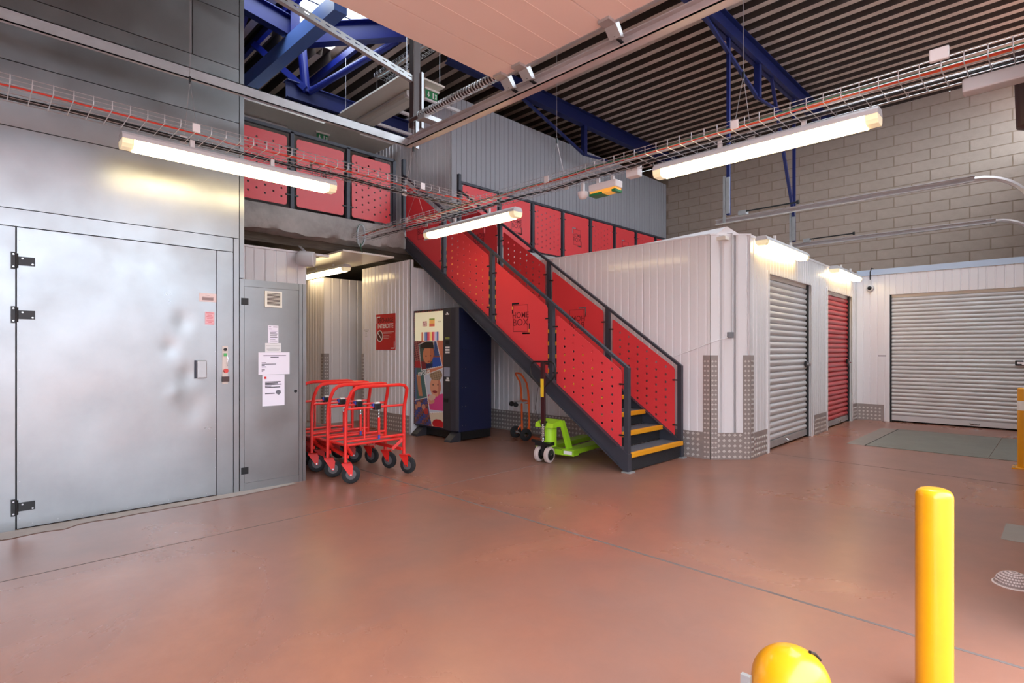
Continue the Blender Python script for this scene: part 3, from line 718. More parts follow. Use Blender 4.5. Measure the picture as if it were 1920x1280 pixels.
o = paper(FK, 1.936, 2.138, .745, 1.031, M_paper, 'notice_paper', 'tall portrait white sheet lowest on the cabinet door', 'paper', [(.77, .12, .82), (.73, .12, .7), (.69, .12, .86), (.64, .12, .4), (.6, .12, .8), (.4, .12, .55)])
f2 = Fr(FK(0, 0, .0012), FK.x, FK.y)
MB().fbox(f2, 1.952, 1.972, .995, 1.015, 0, .0005).build('red_mark', M_signred, o)
MB().prism(f2, [(2.055, .86), (2.085, .842), (2.105, .86), (2.1, .885), (2.075, .89), (2.058, .88)], 0, .0005).build('drawing', mat('grey_print2', (110, 108, 116), .7), o)

# red notice on the wall
FS = Fr((4.716, 7.806, 1.262), (0, -1, 0), Z)
sg = MB().fbox(FS, 0, .552, 0, .566, 0, .006).build('wall_notice_sign', M_signred); tag(sg, 'red notice reading DECHARGE INTERDITE on the white wall', 'sign')
f2 = Fr(FS(0, 0, .006), FS.x, FS.y)
text('DÉCHARGE', .098, f2, 'lettering', M_signdark, sg, sx=.88, a=.05, b=.435, depth=.001, offset=.002)
text('INTERDITE', .098, f2, 'lettering', M_signwhite, sg, sx=.95, a=.05, b=.345, depth=.001, offset=.002)
for pl_ in ([(.02, .53), (.02, .42), (.035, .42), (.035, .515), (.12, .515), (.12, .53)], [(.535, .02), (.535, .13), (.52, .13), (.52, .035), (.43, .035), (.43, .02)]): MB().prism(f2, pl_, 0, .001).build('corner_mark', M_signwhite, sg)
mb = MB()
for i, (b, l) in enumerate(((.278, .3), (.258, .24), (.218, .17), (.2, .2), (.18, .15))): mb.fbox(f2, .215, .215 + l, b, b + .005, 0, .001)
mb.build('small_print', M_signwhite, sg)['kind'] = 'stuff'
rg = MB(); n = 28
inn = [(.11 + .075 * math.cos(2 * math.pi * k / n), .22 + .075 * math.sin(2 * math.pi * k / n)) for k in range(n)]; outr = [(.11 + .093 * math.cos(2 * math.pi * k / n), .22 + .093 * math.sin(2 * math.pi * k / n)) for k in range(n)]
for k in range(n): rg.prism(f2, [inn[k], outr[k], outr[(k + 1) % n], inn[(k + 1) % n]], .0006, .0016)
rg.prism(f2, [(.05, .262), (.062, .274), (.17, .178), (.158, .166)], .0006, .0016); rg.build('ban_ring', M_signwhite, sg)
MB().prism(f2, inn, 0, .0006).build('ban_disc', M_signdark, sg)
paper(Fr((4.716, 8.225, 0), (0, -1, 0), Z), 0, .21, 1.426, 1.607, M_paper, 'wall_paper_notice', 'faint white sheet left of the red notice', 'paper', [(.9, .1, .9), (.75, .35, .7), (.55, .4, .6), (.35, .35, .65)], mat('faint_ink', (150, 146, 140), .8))

# ================================================================== VENDING MACHINE
vm = thing('vending_machine', 'navy vending machine with a photo collage front', 'vending machine', (5.08, 6.34, 0))
MB().box(4.80, 5.41, 5.83, 6.86, .13, 1.845).build('body', M_navy, vm, bevel=.008)
MB().box(4.86, 5.40, 5.84, 6.85, .02, .13).build('plinth', M_black, vm)
for y in (5.93, 6.72):
    MB().prism(Fr((0, y - .07, 0), (1, 0, 0), Z), [(4.68, 0), (4.86, 0), (4.86, .12), (4.80, .12), (4.69, .03)], -.14, 0).build('foot', M_anth, vm)
FV = Fr((4.775, 6.86, 0), (0, -1, 0), Z)
MB().fbox(FV, 0, .735, .15, 1.845, -.03, 0).build('door', M_navy, vm, bevel=.01)
ct = MB().prism(Fr((0, 0, .15), (1, 0, 0), (0, 1, 0)), [(4.80, 5.83), (4.80, 6.125), (4.77, 6.125), (4.755, 5.95), (4.775, 5.87)], 0, 1.695).build('control_column', M_anth, vm)
FT = Fr((4.7575, 6.86, 0), (0, -1, 0), Z)
def vbox(a0, a1, b0, b1, name, m, c0=-.01, c1=.004): return MB().fbox(FT, a0, a1, b0, b1, c0, c1).build(name, m, ct)
vbox(.79, .88, 1.408, 1.438, 'display', M_lcd); vbox(.80, .875, 1.34, 1.385, 'coin_slot', M_black)
for i in range(3):
    for j in range(3): vbox(.795 + i * .032, .82 + i * .032, 1.215 + j * .034, 1.24 + j * .034, 'key', M_signwhite)
vbox(.76, .89, .892, 1.02, 'card_plate', mat('card_plate', (150, 152, 170), .4)); vbox(.76, .85, .535, .588, 'coin_return', M_black, -.01, .006)
vbox(.80, .88, .83, .85, 'maker_mark', M_signwhite); vbox(.82, .86, .855, .88, 'maker_mark', M_signwhite); vbox(.80, .87, 1.75, 1.765, 'maker_mark', M_signwhite); vbox(.82, .84, 1.765, 1.785, 'maker_mark', M_signwhite)
sv = MB()
for k in range(7):
    for x in (4.86, 4.92): sv.cyl((x, 5.83, .22 + k * .262), (x, 5.825, .22 + k * .262), .007, 8)
sv.build('side_screws', M_chrome, vm)
def collage(u, v):
    # zoomed photo space: x 155..405, y 95 (top)..1100 (bottom)
    x = 155 + u * 250; y = 1100 - v * 1005; h = math.sin(x * .21 + y * .13) * math.sin(x * .11 - y * .19)
    def inside(q):
        s_ = None
        for i in range(len(q)):
            x0, y0 = q[i]; x1, y1 = q[(i + 1) % len(q)]; c = (x1 - x0) * (y - y0) - (y1 - y0) * (x - x0)
            if s_ is None: s_ = c > 0
            elif (c > 0) != s_: return False
        return True
    def el(cx, cy, rx, ry, t=0.):
        dx, dy = x - cx, y - cy; a = dx * math.cos(t) + dy * math.sin(t); b = -dx * math.sin(t) + dy * math.cos(t)
        return (a / rx) ** 2 + (b / ry) ** 2 < 1
    if x < 162 or y < 108: return (20, 20, 24) if h < .2 else (150, 60, 60)
    if y < 362:                                     # lit product window
        if 232 < x < 270 and 190 < y < 235: return (176, 120, 110) if h > 0 else (206, 170, 160)
        if 290 < x < 335 and 168 < y < 238: return (120, 140, 60) if y < 180 else (232, 170, 90) if y < 215 else (206, 100, 76)
        if 360 < x < 390 and 192 < y < 205: return (190, 184, 160)
        if y > 285 and 222 < x < 372: 
            k = int((x - 222) / 13); return ((196, 110, 80), (236, 214, 190), (120, 136, 170), (84, 96, 140), (196, 60, 70), (226, 130, 120), (240, 200, 120), (206, 60, 76), (226, 150, 160), (186, 190, 206), (90, 104, 150), (210, 180, 180))[k % 12]
        return (244, 234, 196)
    if inside([(195, 392), (262, 360), (352, 360), (400, 578), (220, 624)]):
        if not inside([(201, 396), (264, 366), (348, 366), (394, 574), (224, 616)]): return (236, 234, 232)
        if x > 322 + (y - 362) * .1 and y < 490: return (60, 84, 140) if x > 332 else (226, 222, 210)
        if el(275, 410, 60, 48, .2) and y < 428: return (34, 24, 22)
        if el(262, 496, 6, 5) or el(300, 490, 6, 5): return (60, 34, 28)
        if el(290, 540, 16, 5, -.2): return (176, 66, 60)
        if el(280, 480, 46, 78, .1): return (222, 140, 98) if x < 296 else (198, 112, 76)
        if y > 545 and x < 262: return (128, 36, 46)
        if x > 318: return (44, 84, 176) if y > 505 else (150, 84, 70)
        if y > 560: return (30, 40, 84)
        return (76, 92, 84)
    if inside([(242, 664), (405, 590), (405, 968), (292, 992)]):
        if not inside([(250, 666), (405, 597), (405, 962), (297, 984)]): return (240, 238, 236)
        if el(345, 655, 52, 52) and y < 700: return (140, 112, 86) if h > 0 else (176, 148, 116)
        if el(322, 742, 6, 5) or el(362, 738, 6, 5): return (70, 46, 40)
        if el(336, 800, 20, 12): return (140, 36, 40)
        if el(312, 850, 32, 24, -.5): return (230, 190, 170)
        if el(300, 880, 34, 28): return (222, 150, 120)
        if el(342, 755, 46, 88): return (230, 160, 126) if x < 364 else (206, 128, 100)
        if y > 812 + (405 - x) * .15 and y < 958: return (222, 70, 136)
        return (212, 212, 222)
    if inside([(290, 994), (405, 968), (405, 1100), (312, 1100)]):
        return (196, 24, 36) if el(362, 1072, 46, 40) else (226, 206, 180)
    if y > 845 and inside([(155, 890), (276, 852), (312, 1100), (155, 1100)]):
        if y < 893 - (x - 155) * .33 + 4: return (236, 232, 230)
        if el(200, 925, 18, 26) or el(240, 940, 16, 24) or el(175, 950, 14, 22): return (206, 140, 110)
        if el(262, 980, 20, 28): return (190, 60, 56)
        return ((60, 66, 130), (150, 90, 70), (96, 56, 50), (70, 84, 150))[int((x * .05 + y * .035 + h) % 4)]
    if y > 600 and x < 270:
        if abs((x - 195) - (y - 680) * .12) < 17 and 660 < y < 850: return (206, 136, 98)
        return (74, 112, 110) if x > 178 else (90, 106, 140)
    if x < 225: return (186, 36, 40) if y > 540 else (176, 96, 90) if h > -.2 else (90, 30, 34)
    return (220, 130, 96)
pc = sheet(Fr((4.7735, 6.846, .165), (0, -1, 0), Z), .705, 1.672, 110, 250, collage, 'photo_collage', print_mat('collage_print'), vm)
def pwin(u, v): return collage(.03 + .97 * u, (1100 - 362 + v * 250) / 1005)
M_win = print_mat('backlit_print'); nd = M_win.node_tree.nodes; M_win.node_tree.links.new(nd['Color Attribute'].outputs['Color'], nd['Principled BSDF'].inputs['Emission Color']); nd['Principled BSDF'].inputs['Emission Strength'].default_value = .35
sheet(Fr((4.7725, 6.825, .165 + 1.672 * (1100 - 362) / 1005), (0, -1, 0), Z), .684, 1.672 * 250 / 1005, 100, 60, pwin, 'lit_product_window', M_win, vm)
text('nvolus', .115, Fr((4.772, 6.846, .165), (0, -1, 0), Z), 'collage_lettering', M_signwhite, vm, a=.11, b=.71, rot=.16, depth=.001, offset=.002)

# ================================================================== TROLLEYS
def make_cart():
    t = thing('trolley', 'red', 'trolley', (0, 0, 0))
    def arc(pts, r, name, m, par=t): return MB().tube(pts, r, 8).build(name, m, par, smooth=True)
    w = .65
    hoop = [(0, 0, .2), (0, 0, .62), (0, -.01, .70), (.005, -.05, .80), (.02, -.085, .87), (.06, -.1, .905), (.12, -.105, .915), (w - .12, -.105, .915), (w - .06, -.1, .905), (w - .02, -.085, .87), (w - .005, -.05, .80), (w, -.01, .70), (w, 0, .62), (w, 0, .2)]
    arc(hoop, .017, 'handle_frame', M_cart)
    arc([(0, 0, .70), (w, 0, .70)], .012, 'cross_bar', M_cart)
    arc([(0, 0, .395), (w, 0, .395)], .013, 'cross_bar', M_cart); arc([(0, .02, .355), (w, .02, .355)], .013, 'cross_bar', M_cart)
    arc([(.2, 0, .70), (.2, 0, .395)], .011, 'middle_bar', M_cart)
    for x, xe in ((.02, .1), (w - .02, w - .1)):
        arc([(x, .02, .355), (xe, .92, .33)], .014, 'platform_rail', M_cart)
    arc([(.1, .92, .33), (w - .1, .92, .33)], .014, 'platform_rail', M_cart)
    MB().box(.06, w - .06, .04, .9, .338, .348).build('platform', mat('grey_platform', (120, 112, 110), .6), t)
    MB().bar((.02, .0, .25), (.16, .9, .3), .03, .03).build('lower_rail', M_cart, t); MB().bar((w - .02, .0, .25), (w - .16, .9, .3), .03, .03).build('lower_rail', M_cart, t)
    MB().bar((w, .0, .36), (w - .1, .06, .25), .02, .03).build('brace', M_cart, t); MB().bar((0, .0, .36), (.1, .06, .25), .02, .03).build('brace', M_cart, t)
    for x, y, rot in ((0, 0, .5), (w, 0, 1.15), (.14, .86, .4), (w - .14, .86, .6)):
        d = Vector((math.cos(rot), -math.sin(rot), 0)); c = Vector((x, y, .088)) + d * .05; n = Vector((-d.y, d.x, 0))
        ft = Fr((x, y, 0), d, Z); fk = MB()
        fk.fbox(ft, -.035, .05, .182, .196, -.032, .032)
        for s_ in (-1, 1): fk.prism(ft, [(-.035, .19), (.05, .19), (.07, .165), (.062, .075), (.04, .075)], s_ * .026, s_ * .032)
        fo = fk.build('caster_fork', M_cart, t)
        wl_ = MB().lathe(c - n * .019, n, [(.05, 0), (.078, .001), (.086, .008), (.086, .03), (.078, .037), (.05, .038)], 22).build('wheel', M_rubber, fo, smooth=True)
        hb = MB().lathe(c - n * .0215, n, [(.02, 0), (.048, .002), (.048, .041), (.02, .043)], 14).build('hub', mat('hub_grey', (92, 88, 90), .5), fo)
        MB().lathe(c - n * .036, n, [(.008, 0), (.008, .072)], 8).build('axle_bolt', M_chrome, fo)
    lk = MB().box(.30, .37, -.028, .03, .675, .735).build('coin_lock', M_black, t, bevel=.008)
    MB().box(.31, .36, -.018, .02, .735, .748).build('lock_cap', M_signwhite, lk); MB().box(.285, .30, -.015, .015, .70, .735).build('lock_key', mat('blue_key', (60, 80, 170), .4), lk)
    ch = MB(); 
    for k in range(5): ch.cyl((.345, -.026, .675 - k * .016), (.345 + (.004 if k % 2 else -.004), -.026, .663 - k * .016), .005, 6)
    ch.build('chain', M_chrome, lk)
    MB().cyl((.345, -.026, .6), (.345, -.026, .43), .013, 10).build('grip_sleeve', M_cart, lk); MB().cyl((.345, -.026, .43), (.345, -.026, .385), .011, 10).build('sleeve_end', mat('blue_key', (60, 80, 170)), lk)
    return t
ct0 = make_cart()
names = ('red trolley at the front of the nested row, whole handle frame visible', 'red trolley second in the nested row', 'red trolley third in the nested row', 'red trolley at the back of the nested row beside the cabinet')
ct0['label'] = names[0]; ct0['group'] = 'nested red trolleys'; ct0.location = (2.55, 4.77, 0)
for k in range(1, 4): copy_tree(ct0, (2.55, 4.77 + .352 * k, 0), 0, names[k])

# ================================================================== HAND TRUCK
ht = thing('hand_truck', 'orange hand truck leaning by the white wall behind the staircase', 'hand truck', (5.6, 5.4, 0))
ax = Vector((.34, .94, 0)); px = Vector((.94, -.34, 0)); hc = Vector((5.60, 5.40, 0))
def hp(a, b, z): return hc + ax * a + px * b + Vector((0, 0, z))
for s_ in (-1, 1):
    MB().tube([hp(s_ * .115, .06, .03), hp(s_ * .115, .05, .55), hp(s_ * .11, .04, .70)], .015, 8).build('frame_tube', M_orange, ht, smooth=True)
    c = hp(s_ * .16, -.02, .085)
    wo = MB().lathe(c - ax * .022, ax, [(.05, 0), (.072, .002), (.085, .012), (.085, .034), (.072, .044), (.05, .044)], 24).build('wheel', M_rubber, ht, smooth=True)
    MB().lathe(c - ax * .026, ax, [(.012, 0), (.03, .004), (.052, .006), (.052, .046), (.03, .05), (.012, .052)], 16).build('rim', M_chrome, wo)
    MB().bar(hp(s_ * .115, .055, .2), c, .016, .016).build('axle_stay', M_orange, ht)
    c2 = hp(s_ * .07, -.13, .5)
    w2_ = MB().lathe(c2 - ax * .014, ax, [(.02, 0), (.036, .004), (.036, .024), (.02, .028)], 14).build('small_caster', M_rubber, ht)
    MB().bar(hp(s_ * .09, .04, .53), c2 + Vector((0, 0, .02)), .02, .02).build('caster_arm', M_galv2, ht)
MB().tube([hp(-.11, .04, .70), hp(-.105, .02, .80), hp(-.1, -.03, .88), hp(-.085, -.06, .925), hp(-.05, -.07, .935), hp(.05, -.07, .935), hp(.085, -.06, .925), hp(.1, -.03, .88), hp(.105, .02, .80), hp(.11, .04, .70)], .013, 8).build('handle', M_orange, ht, smooth=True)
MB().bar(hp(-.115, .05, .53), hp(.115, .05, .53), .03, .05).build('cross_plate', M_orange, ht)
MB().bar(hp(-.115, .055, .27), hp(.115, .055, .27), .012, .012).build('cross_rod', M_chrome, ht)
MB().cyl(hp(-.17, -.02, .085), hp(.17, -.02, .085), .01, 8).build('axle', M_galv2, ht)
MB().fbox(Fr(hc, px, ax), .05, .24, -.13, .13, .004, .012).build('toe_plate', M_orange, ht)

# ================================================================== PALLET TRUCK
pt = thing('pallet_truck', 'lime green pallet truck with raised black steering handle', 'pallet truck', (4.66, 4.14, 0))
pf = Vector((.99, .134, 0)).normalized(); pa = Vector((-pf.y, pf.x, 0)); pcn = Vector((4.63, 4.115, 0))
def pp_(f, a, z): return pcn + pf * f + pa * a + Vector((0, 0, z))
FP = Fr(pcn, pf, pa)       # a forward, b lateral, c up
for s_ in (-1, 1):
    c = pp_(0, s_ * .065, .09)
    wo = MB().lathe(c - pa * .025, pa, [(.06, 0), (.083, .003), (.09, .01), (.09, .04), (.083, .047), (.06, .05)], 26).build('steering_wheel', M_tan, pt, smooth=True)
    MB().lathe(c - pa * .028, pa, [(.02, 0), (.062, .003), (.062, .053), (.02, .056)], 18).build('wheel_hub', M_black, wo)
MB().cyl(pp_(0, -.1, .09), pp_(0, .1, .09), .013, 8).build('axle', M_chrome, pt)
MB().fbox(FP, -.06, .07, -.09, .09, .19, .225).build('steering_yoke', M_black, pt); MB().fbox(FP, -.025, .04, -.03, .03, .07, .2).build('yoke_stem', M_black, pt)
MB().bar(pp_(-.04, -.1, .21), pp_(-.04, .14, .24), .03, .025).build('pedal_bar', M_black, pt)
sp = MB(); pts = [pp_(-.03 + .024 * math.cos(k * .7), .0 + .024 * math.sin(k * .7), .24 + k * .0021) for k in range(80)]; sp.tube(pts, .006, 6); sp.build('pump_spring', M_chrome, pt, smooth=True)
MB().cyl(pp_(-.03, 0, .22), pp_(-.03, 0, .43), .014, 10).build('pump_rod', M_chrome, pt)
MB().box(4.6, 4.66, 4.09, 4.15, .4, .46).build('handle_socket', M_black, pt, bevel=.008)
MB().bar(pp_(-.02, 0, .43), pp_(-.03, 0, 1.13), .05, .03, tuple(pf)).build('handle_pole', mat('dark_maroon_paint', (58, 26, 30), .35), pt, bevel=.004)
MB().bar(pp_(-.044, 0, .735), pp_(-.046, 0, .937), .04, .006, tuple(pf)).build('yellow_label', mat('yellow_label', (240, 196, 40), .5), pt)
hl = [pp_(-.03, a, z) for a, z in ((0, .82), (-.12, .93), (-.155, .97), (-.165, 1.0), (-.165, 1.07), (-.15, 1.11), (-.12, 1.13), (.12, 1.13), (.15, 1.11), (.165, 1.07), (.165, 1.0), (.155, .97), (.12, .93))]
MB().tube(hl, .012, 8, closed=True).build('steering_handle', M_black, pt, smooth=True)
MB().tube([pp_(-.03, .06, .86), pp_(-.04, .1, .6), pp_(-.03, .03, .42)], .0025, 5).build('release_cable', M_black, pt)
# body
MB().lathe(pp_(.1, 0, .17), (0, 0, 1), [(.085, 0), (.085, .22), (.06, .24)], 18).build('pump_body', M_lime, pt, smooth=True)
FPs = Fr(pcn, pf, Z)       # side view, normal = -lateral
MB().prism(FPs, [(-.01, .39), (.0, .44), (.17, .47), (.2, .43), (.17, .39)], -.12, .12).build('head_plate', M_lime, pt)
for s_ in (-1, 1): MB().prism(FPs, [(.13, .46), (.19, .46), (.36, .14), (.36, .07), (.28, .07), (.27, .15)], s_ * .11, s_ * .15).build('side_arm', M_lime, pt)
MB().fbox(FP, .2, .32, -.26, .26, .06, .12).build('fork_heel', M_lime, pt)
for s_ in (-1, 1):
    fk = MB().fbox(FP, .2, 1.3, s_ * .26 - (.16 if s_ > 0 else 0), s_ * .26 + (.16 if s_ < 0 else 0), .075, .13).build('fork', M_lime, pt, bevel=.006)
    MB().cyl(pp_(1.2, s_ * .18 - .04, .04), pp_(1.2, s_ * .18 + .04, .04), .038, 14).build('load_roller', M_tan, pt)
MB().fbox(FP, .198, .2, -.24, -.13, .075, .115).build('maker_label', M_signwhite, pt)

# ================================================================== BOLLARDS
def bollard(x, y, r, h, label, dome=.03, plate=True):
    t = thing('bollard', label, 'bollard', (x, y, 0))
    pr = [(r, .0), (r, h - dome)] + [(r - dome * (1 - math.cos(a)) if dome < r else r * math.cos(a), h - dome + dome * math.sin(a)) for a in [math.pi / 2 * k / 8 for k in range(1, 9)]]
    if dome < r: pr.append((.001, h + .002))
    MB().lathe((x, y, 0), (0, 0, 1), pr, 32).build('post', M_yel, t, smooth=True)
    if plate:
        MB().box(x - r * 1.7, x + r * 1.7, y - r * 1.7, y + r * 1.7, 0, .012).build('base_plate', M_yel, t)
        for sx in (-1, 1):
            for sy in (-1, 1): MB().cyl((x + sx * r * 1.35, y + sy * r * 1.35, .012), (x + sx * r * 1.35, y + sy * r * 1.35, .025), .012, 8).build('anchor_bolt', M_galv2, t)
    return t
bollard(2.5, .327, .057, .757, 'tall yellow steel bollard in the foreground', .028, False)
bq = bollard(1.80, .588, .112, .345, 'low stout yellow bollard with a black scuff at the bottom edge', .105, False)
MB().tube([(1.83, .543, .338), (1.86, .538, .322), (1.878, .528, .300)], .005, 5).build('scuff_mark', M_black, bq)
br = tag(MB().box(1.708, 1.724, .676, .705, 0, .255).build('guide_bracket', M_galv2), 'grey metal bracket beside the low yellow bollard', 'bracket')
b3 = bollard(7.98, .28, .055, .86, 'slim yellow bollard with a white sticker at the right edge', .02)
MB().lathe((7.98, .28, .62), (0, 0, 1), [(.056, 0), (.056, .1)], 20).build('white_sticker', M_signwhite, b3)

# floor plate and drain
fp = thing('floor_plate', 'green-grey steel floor plate in front of the widest roller door', 'floor plate', (9.4, 1, 0))
MB().box(8.42, 10.5, .6, 1.82, 0, .006).build('plate', M_plate, fp); MB().box(8.42, 10.5, -.04, .594, 0, .006).build('plate', M_plate, fp)
MB().box(8.42, 10.5, 1.82, 1.838, 0, .004).build('edge_gap', M_grout, fp); MB().box(10.5, 10.525, -.04, 1.84, 0, .004).build('edge_gap', M_grout, fp)
dn = thing('floor_drain', 'round pale dome drain strainer on the floor at the right edge', 'drain', (3.99, .182, 0))
pr = [(.082, 0), (.082, .008), (.074, .012)] + [(.074 * math.cos(a), .012 + .055 * math.sin(a)) for a in [math.pi / 2 * k / 7 for k in range(1, 7)]] + [(.012, .068)]
MB().lathe((3.99, .182, 0), (0, 0, 1), pr, 32).build('dome', mat('drain_grey', (150, 130, 126), .6), dn, smooth=True)
dm = MB()
for a in range(1, 7):
    el_ = math.pi / 2 * (a - .4) / 6.4; n = int(34 * math.cos(el_)) + 4
    for k in range(n):
        p = 2 * math.pi * (k + .5 * (a % 2)) / n; d = Vector((math.cos(p) * math.cos(el_), math.sin(p) * math.cos(el_), math.sin(el_)))
        c = Vector((3.99 + .074 * d.x, .182 + .074 * d.y, .012 + .055 * d.z)); dm.lathe(c, d, [(.0048, 0), (.0048, .003)], 6)
q = dm.build('studs', mat('drain_stud', (214, 196, 192), .5), dn); q['kind'] = 'stuff'
MB().lathe((3.99, .182, 0), (0, 0, 1), [(.09, 0), (.09, .004), (.08, .006)], 32).build('rim', mat('drain_stud', (214, 196, 192)), dn)

# ================================================================== CABLE TRAYS, LAMPS
def tray(name, label, axis, lo, hi, c0, c1, z, cables, hang):
    t = thing(name, label, 'cable tray', ((lo + hi) / 2, (c0 + c1) / 2, z) if axis == 'x' else ((c0 + c1) / 2, (lo + hi) / 2, z))
    def P(l, c, zz): return (l, c, zz) if axis == 'x' else (c, l, zz)
    mb = MB()
    for c in (c0, c1):
        for zz in (z, z + .027, z + .054): mb.tube([P(lo, c, zz), P(hi, c, zz)], .0026, 4)
    for k in range(1, 4):
        c = c0 + (c1 - c0) * k / 4; mb.tube([P(lo, c, z), P(hi, c, z)], .0026, 4)
    l = lo
    while l < hi:
        mb.tube([P(l, c0, z + .058), P(l, c0, z - .003), P(l, c1, z - .003), P(l, c1, z + .058)], .003, 4, cap=False); l += .1
    mb.build('wire_basket', M_wire, t)
    for nm, m, cc, r, e0, e1, wob in cables:
        n = int((e1 - e0) / .25) + 2
        pts = [P(e0 + (e1 - e0) * i / (n - 1), c0 + (c1 - c0) * cc + wob * math.sin(i * .9 + cc * 9), z + .008 + r + .004 * math.sin(i * 1.7 + cc * 5)) for i in range(n)]
        MB().tube(pts, r, 6).build(nm, m, t, smooth=True)
    for l, zt in hang:
        h = MB()
        for c in (c0 + .01, c1 - .01): h.tube([P(l, c, z + .05), P(l, (c0 + c1) / 2, z + .42)], .0018, 4)
        h.tube([P(l, (c0 + c1) / 2, z + .42), P(l, (c0 + c1) / 2, zt)], .0026, 4); h.build('suspension_wire', M_wire, t)
        MB().bar(P(l, (c0 + c1) / 2, z + .40), P(l, (c0 + c1) / 2, z + .45), .014, .014).build('wire_grip', M_black, t)
        for c in (c0, c1):
            f = Fr(P(l, c, z), (1, 0, 0) if axis == 'x' else (0, 1, 0), Z); MB().fbox(f, -.025, .025, -.01, .05, -.004, .004).build('hanger_clip', M_plastic, t)
    return t
tray('cable_tray', 'wire cable tray running along the lift shaft', 'x', -3.4, 3.88, 4.44, 4.76, 2.85,
     [('red_cable', M_cred, .3, .006, -3.4, 3.9, .02), ('black_cable', M_cbl, .9, .011, -3.4, 3.9, .012), ('black_cable', M_cbl, .96, .009, -3.4, 3.9, .01)], [(1.2, 6.6), (3.2, 6.6)])
tray('cable_tray', 'wire cable tray crossing the hall with orange and black cables', 'y', -.02, 7.12, 3.9, 4.2, 2.85,
     [('orange_cable', M_cor, .1, .005, 0, 6.9, .008), ('red_cable', M_cred, .16, .005, 0, 6.9, .01), ('green_cable', M_cgr, .06, .005, 0, 6.6, .008), ('white_cable', M_cwh, .3, .007, 0, 5.5, .012), ('black_cable', M_cbl, .88, .012, 0, 7.0, .01), ('black_cable', M_cbl, .8, .009, 0, 7.0, .012), ('orange_cable', M_cor, .22, .006, -.02, 1.2, .01)],
     [(1.65, 6.6), (3.44, 6.6), (5.75, 6.6)])
tray('cable_tray', 'small wire cable tray high under the roof above the mezzanine', 'y', 7.0, 8.6, 5.15, 5.4, 6.1, [('white_cable', M_cwh, .3, .008, 7.0, 8.6, .02)], [])
ut = tray('cable_tray', 'wire cable tray lying above the mezzanine ceiling panels', 'x', 1.95, 4.8, 9.85, 10.15, 5.56, [('green_cable', M_cgr, .4, .012, 1.95, 4.8, .05), ('green_cable', M_cgr, .6, .01, 1.95, 4.8, .05), ('black_cable', M_cbl, .2, .01, 1.95, 4.8, .03)], [])
for i, x in enumerate((3.78, 4.06, 4.52)):
    o = MB().box(x, x + .11, 9.80, 9.84, 5.57, 5.69).build('junction_box', mat('pale_grey_plastic', (206, 212, 220), .4), bevel=.006); tag(o, ('left', 'middle', 'right')[i] + ' pale junction box on the tray above the mezzanine ceiling', 'junction box', 'junction boxes on the mezzanine tray')
# coil of green cable hanging from the tray end
cl = thing('cable_coil', 'coil of green cable hanging at the end of the cable tray', 'cable', (4.0, 7.05, 2.75))
for k in range(5):
    pts = [(4.03 + .045 * math.cos(a) * (1 + .06 * math.sin(k * 3)), 7.08 - .045 * math.cos(a) * .6 + .006 * k, 2.90 + .15 * math.sin(a) + .008 * math.sin(k * 2)) for a in [2 * math.pi * i / 22 for i in range(22)]]
    MB().tube(pts, .010, 5, closed=True).build('loop', M_cgr if k % 2 else M_cwh, cl)
MB().tube([(4.0, 7.05, 2.78), (4.02, 7.06, 2.7), (4.06, 7.1, 2.66)], .007, 5).build('tail', M_cgr, cl)

def make_lamp(lit=True):
    L_ = 1.6; t = thing('fluorescent_lamp', 'lamp', 'ceiling lamp', (0, 0, 0))
    fx = Fr((0, 0, 0), (0, 1, 0), Z)       # profile in (y, z), extruded along +x
    MB().prism(fx, [(-.07, .05), (.07, .05), (.062, .08), (.045, .1), (-.045, .1), (-.062, .08)], -L_ / 2, L_ / 2).build('housing', M_lampbody, t)
    e = L_ / 2 - .07
    MB().prism(fx, [(-.066, .05), (-.064, .015), (-.045, -.01), (.045, -.01), (.064, .015), (.066, .05)], -e, e).build('diffuser', M_tube if lit else mat('unlit_diffuser', (222, 216, 206), .3), t)
    for s_ in (-1, 1):
        MB().prism(fx, [(-.066, .05), (-.063, .017), (-.044, -.006), (.044, -.006), (.063, .017), (.066, .05)], s_ * e, s_ * (L_ / 2)).build('end_cap', M_lens if lit else M_plastic, t)
    for k in range(4): MB().box(-.6 + k * .4, -.585 + k * .4, -.058, .058, .03, .06).build('clip', M_plastic, t)
    for x in (-.35, .25): MB().box(x - .015, x + .015, -.012, .012, .1, .165).build('mount', M_plastic, t)
    return t
lamp = make_lamp(); G = 'lit fluorescent lamps'
lamp['label'] = 'lit fluorescent lamp hanging under the tray along the lift shaft'; lamp['group'] = G
lamp.location = (1.585, 4.68, 2.69)
copy_tree(lamp, (4.15, 4.86, 2.67), math.pi / 2, 'lit fluorescent lamp hanging above the staircase, the shortest looking of the hanging ones', G)
copy_tree(lamp, (4.15, 1.62, 2.71), math.pi / 2, 'lit fluorescent lamp hanging in front of the block wall', G)
rz = math.atan2(D.y, D.x)
for s_, lb in ((.86, 'lit fluorescent lamp above the grey-white roller door'), (3.95, 'lit fluorescent lamp above the red roller door')):
    p = FF(s_, 2.47, .10); copy_tree(lamp, p, rz, lb, G)
copy_tree(lamp, (4.25, 8.7, 2.505), math.pi / 2, 'lit fluorescent lamp under the corridor ceiling panel', G)
tag(MB().box(4.12, 4.22, -.05, .41, 2.76, 2.84).build('unlit_lamp_end', M_lampbody, bevel=.01), 'grey end of an unlit lamp under the tray at the upper right edge', 'cable duct')  # plain box standing for the end of an unlit lamp
ul = make_lamp(False); G2 = 'unlit fluorescent lamps'
ul['label'] = 'unlit fluorescent lamp on the mezzanine ceiling panel above the staircase'; ul['group'] = G2; ul.location = (5.15, 8.3, 5.385); ul.rotation_euler = (0, 0, math.pi / 2)
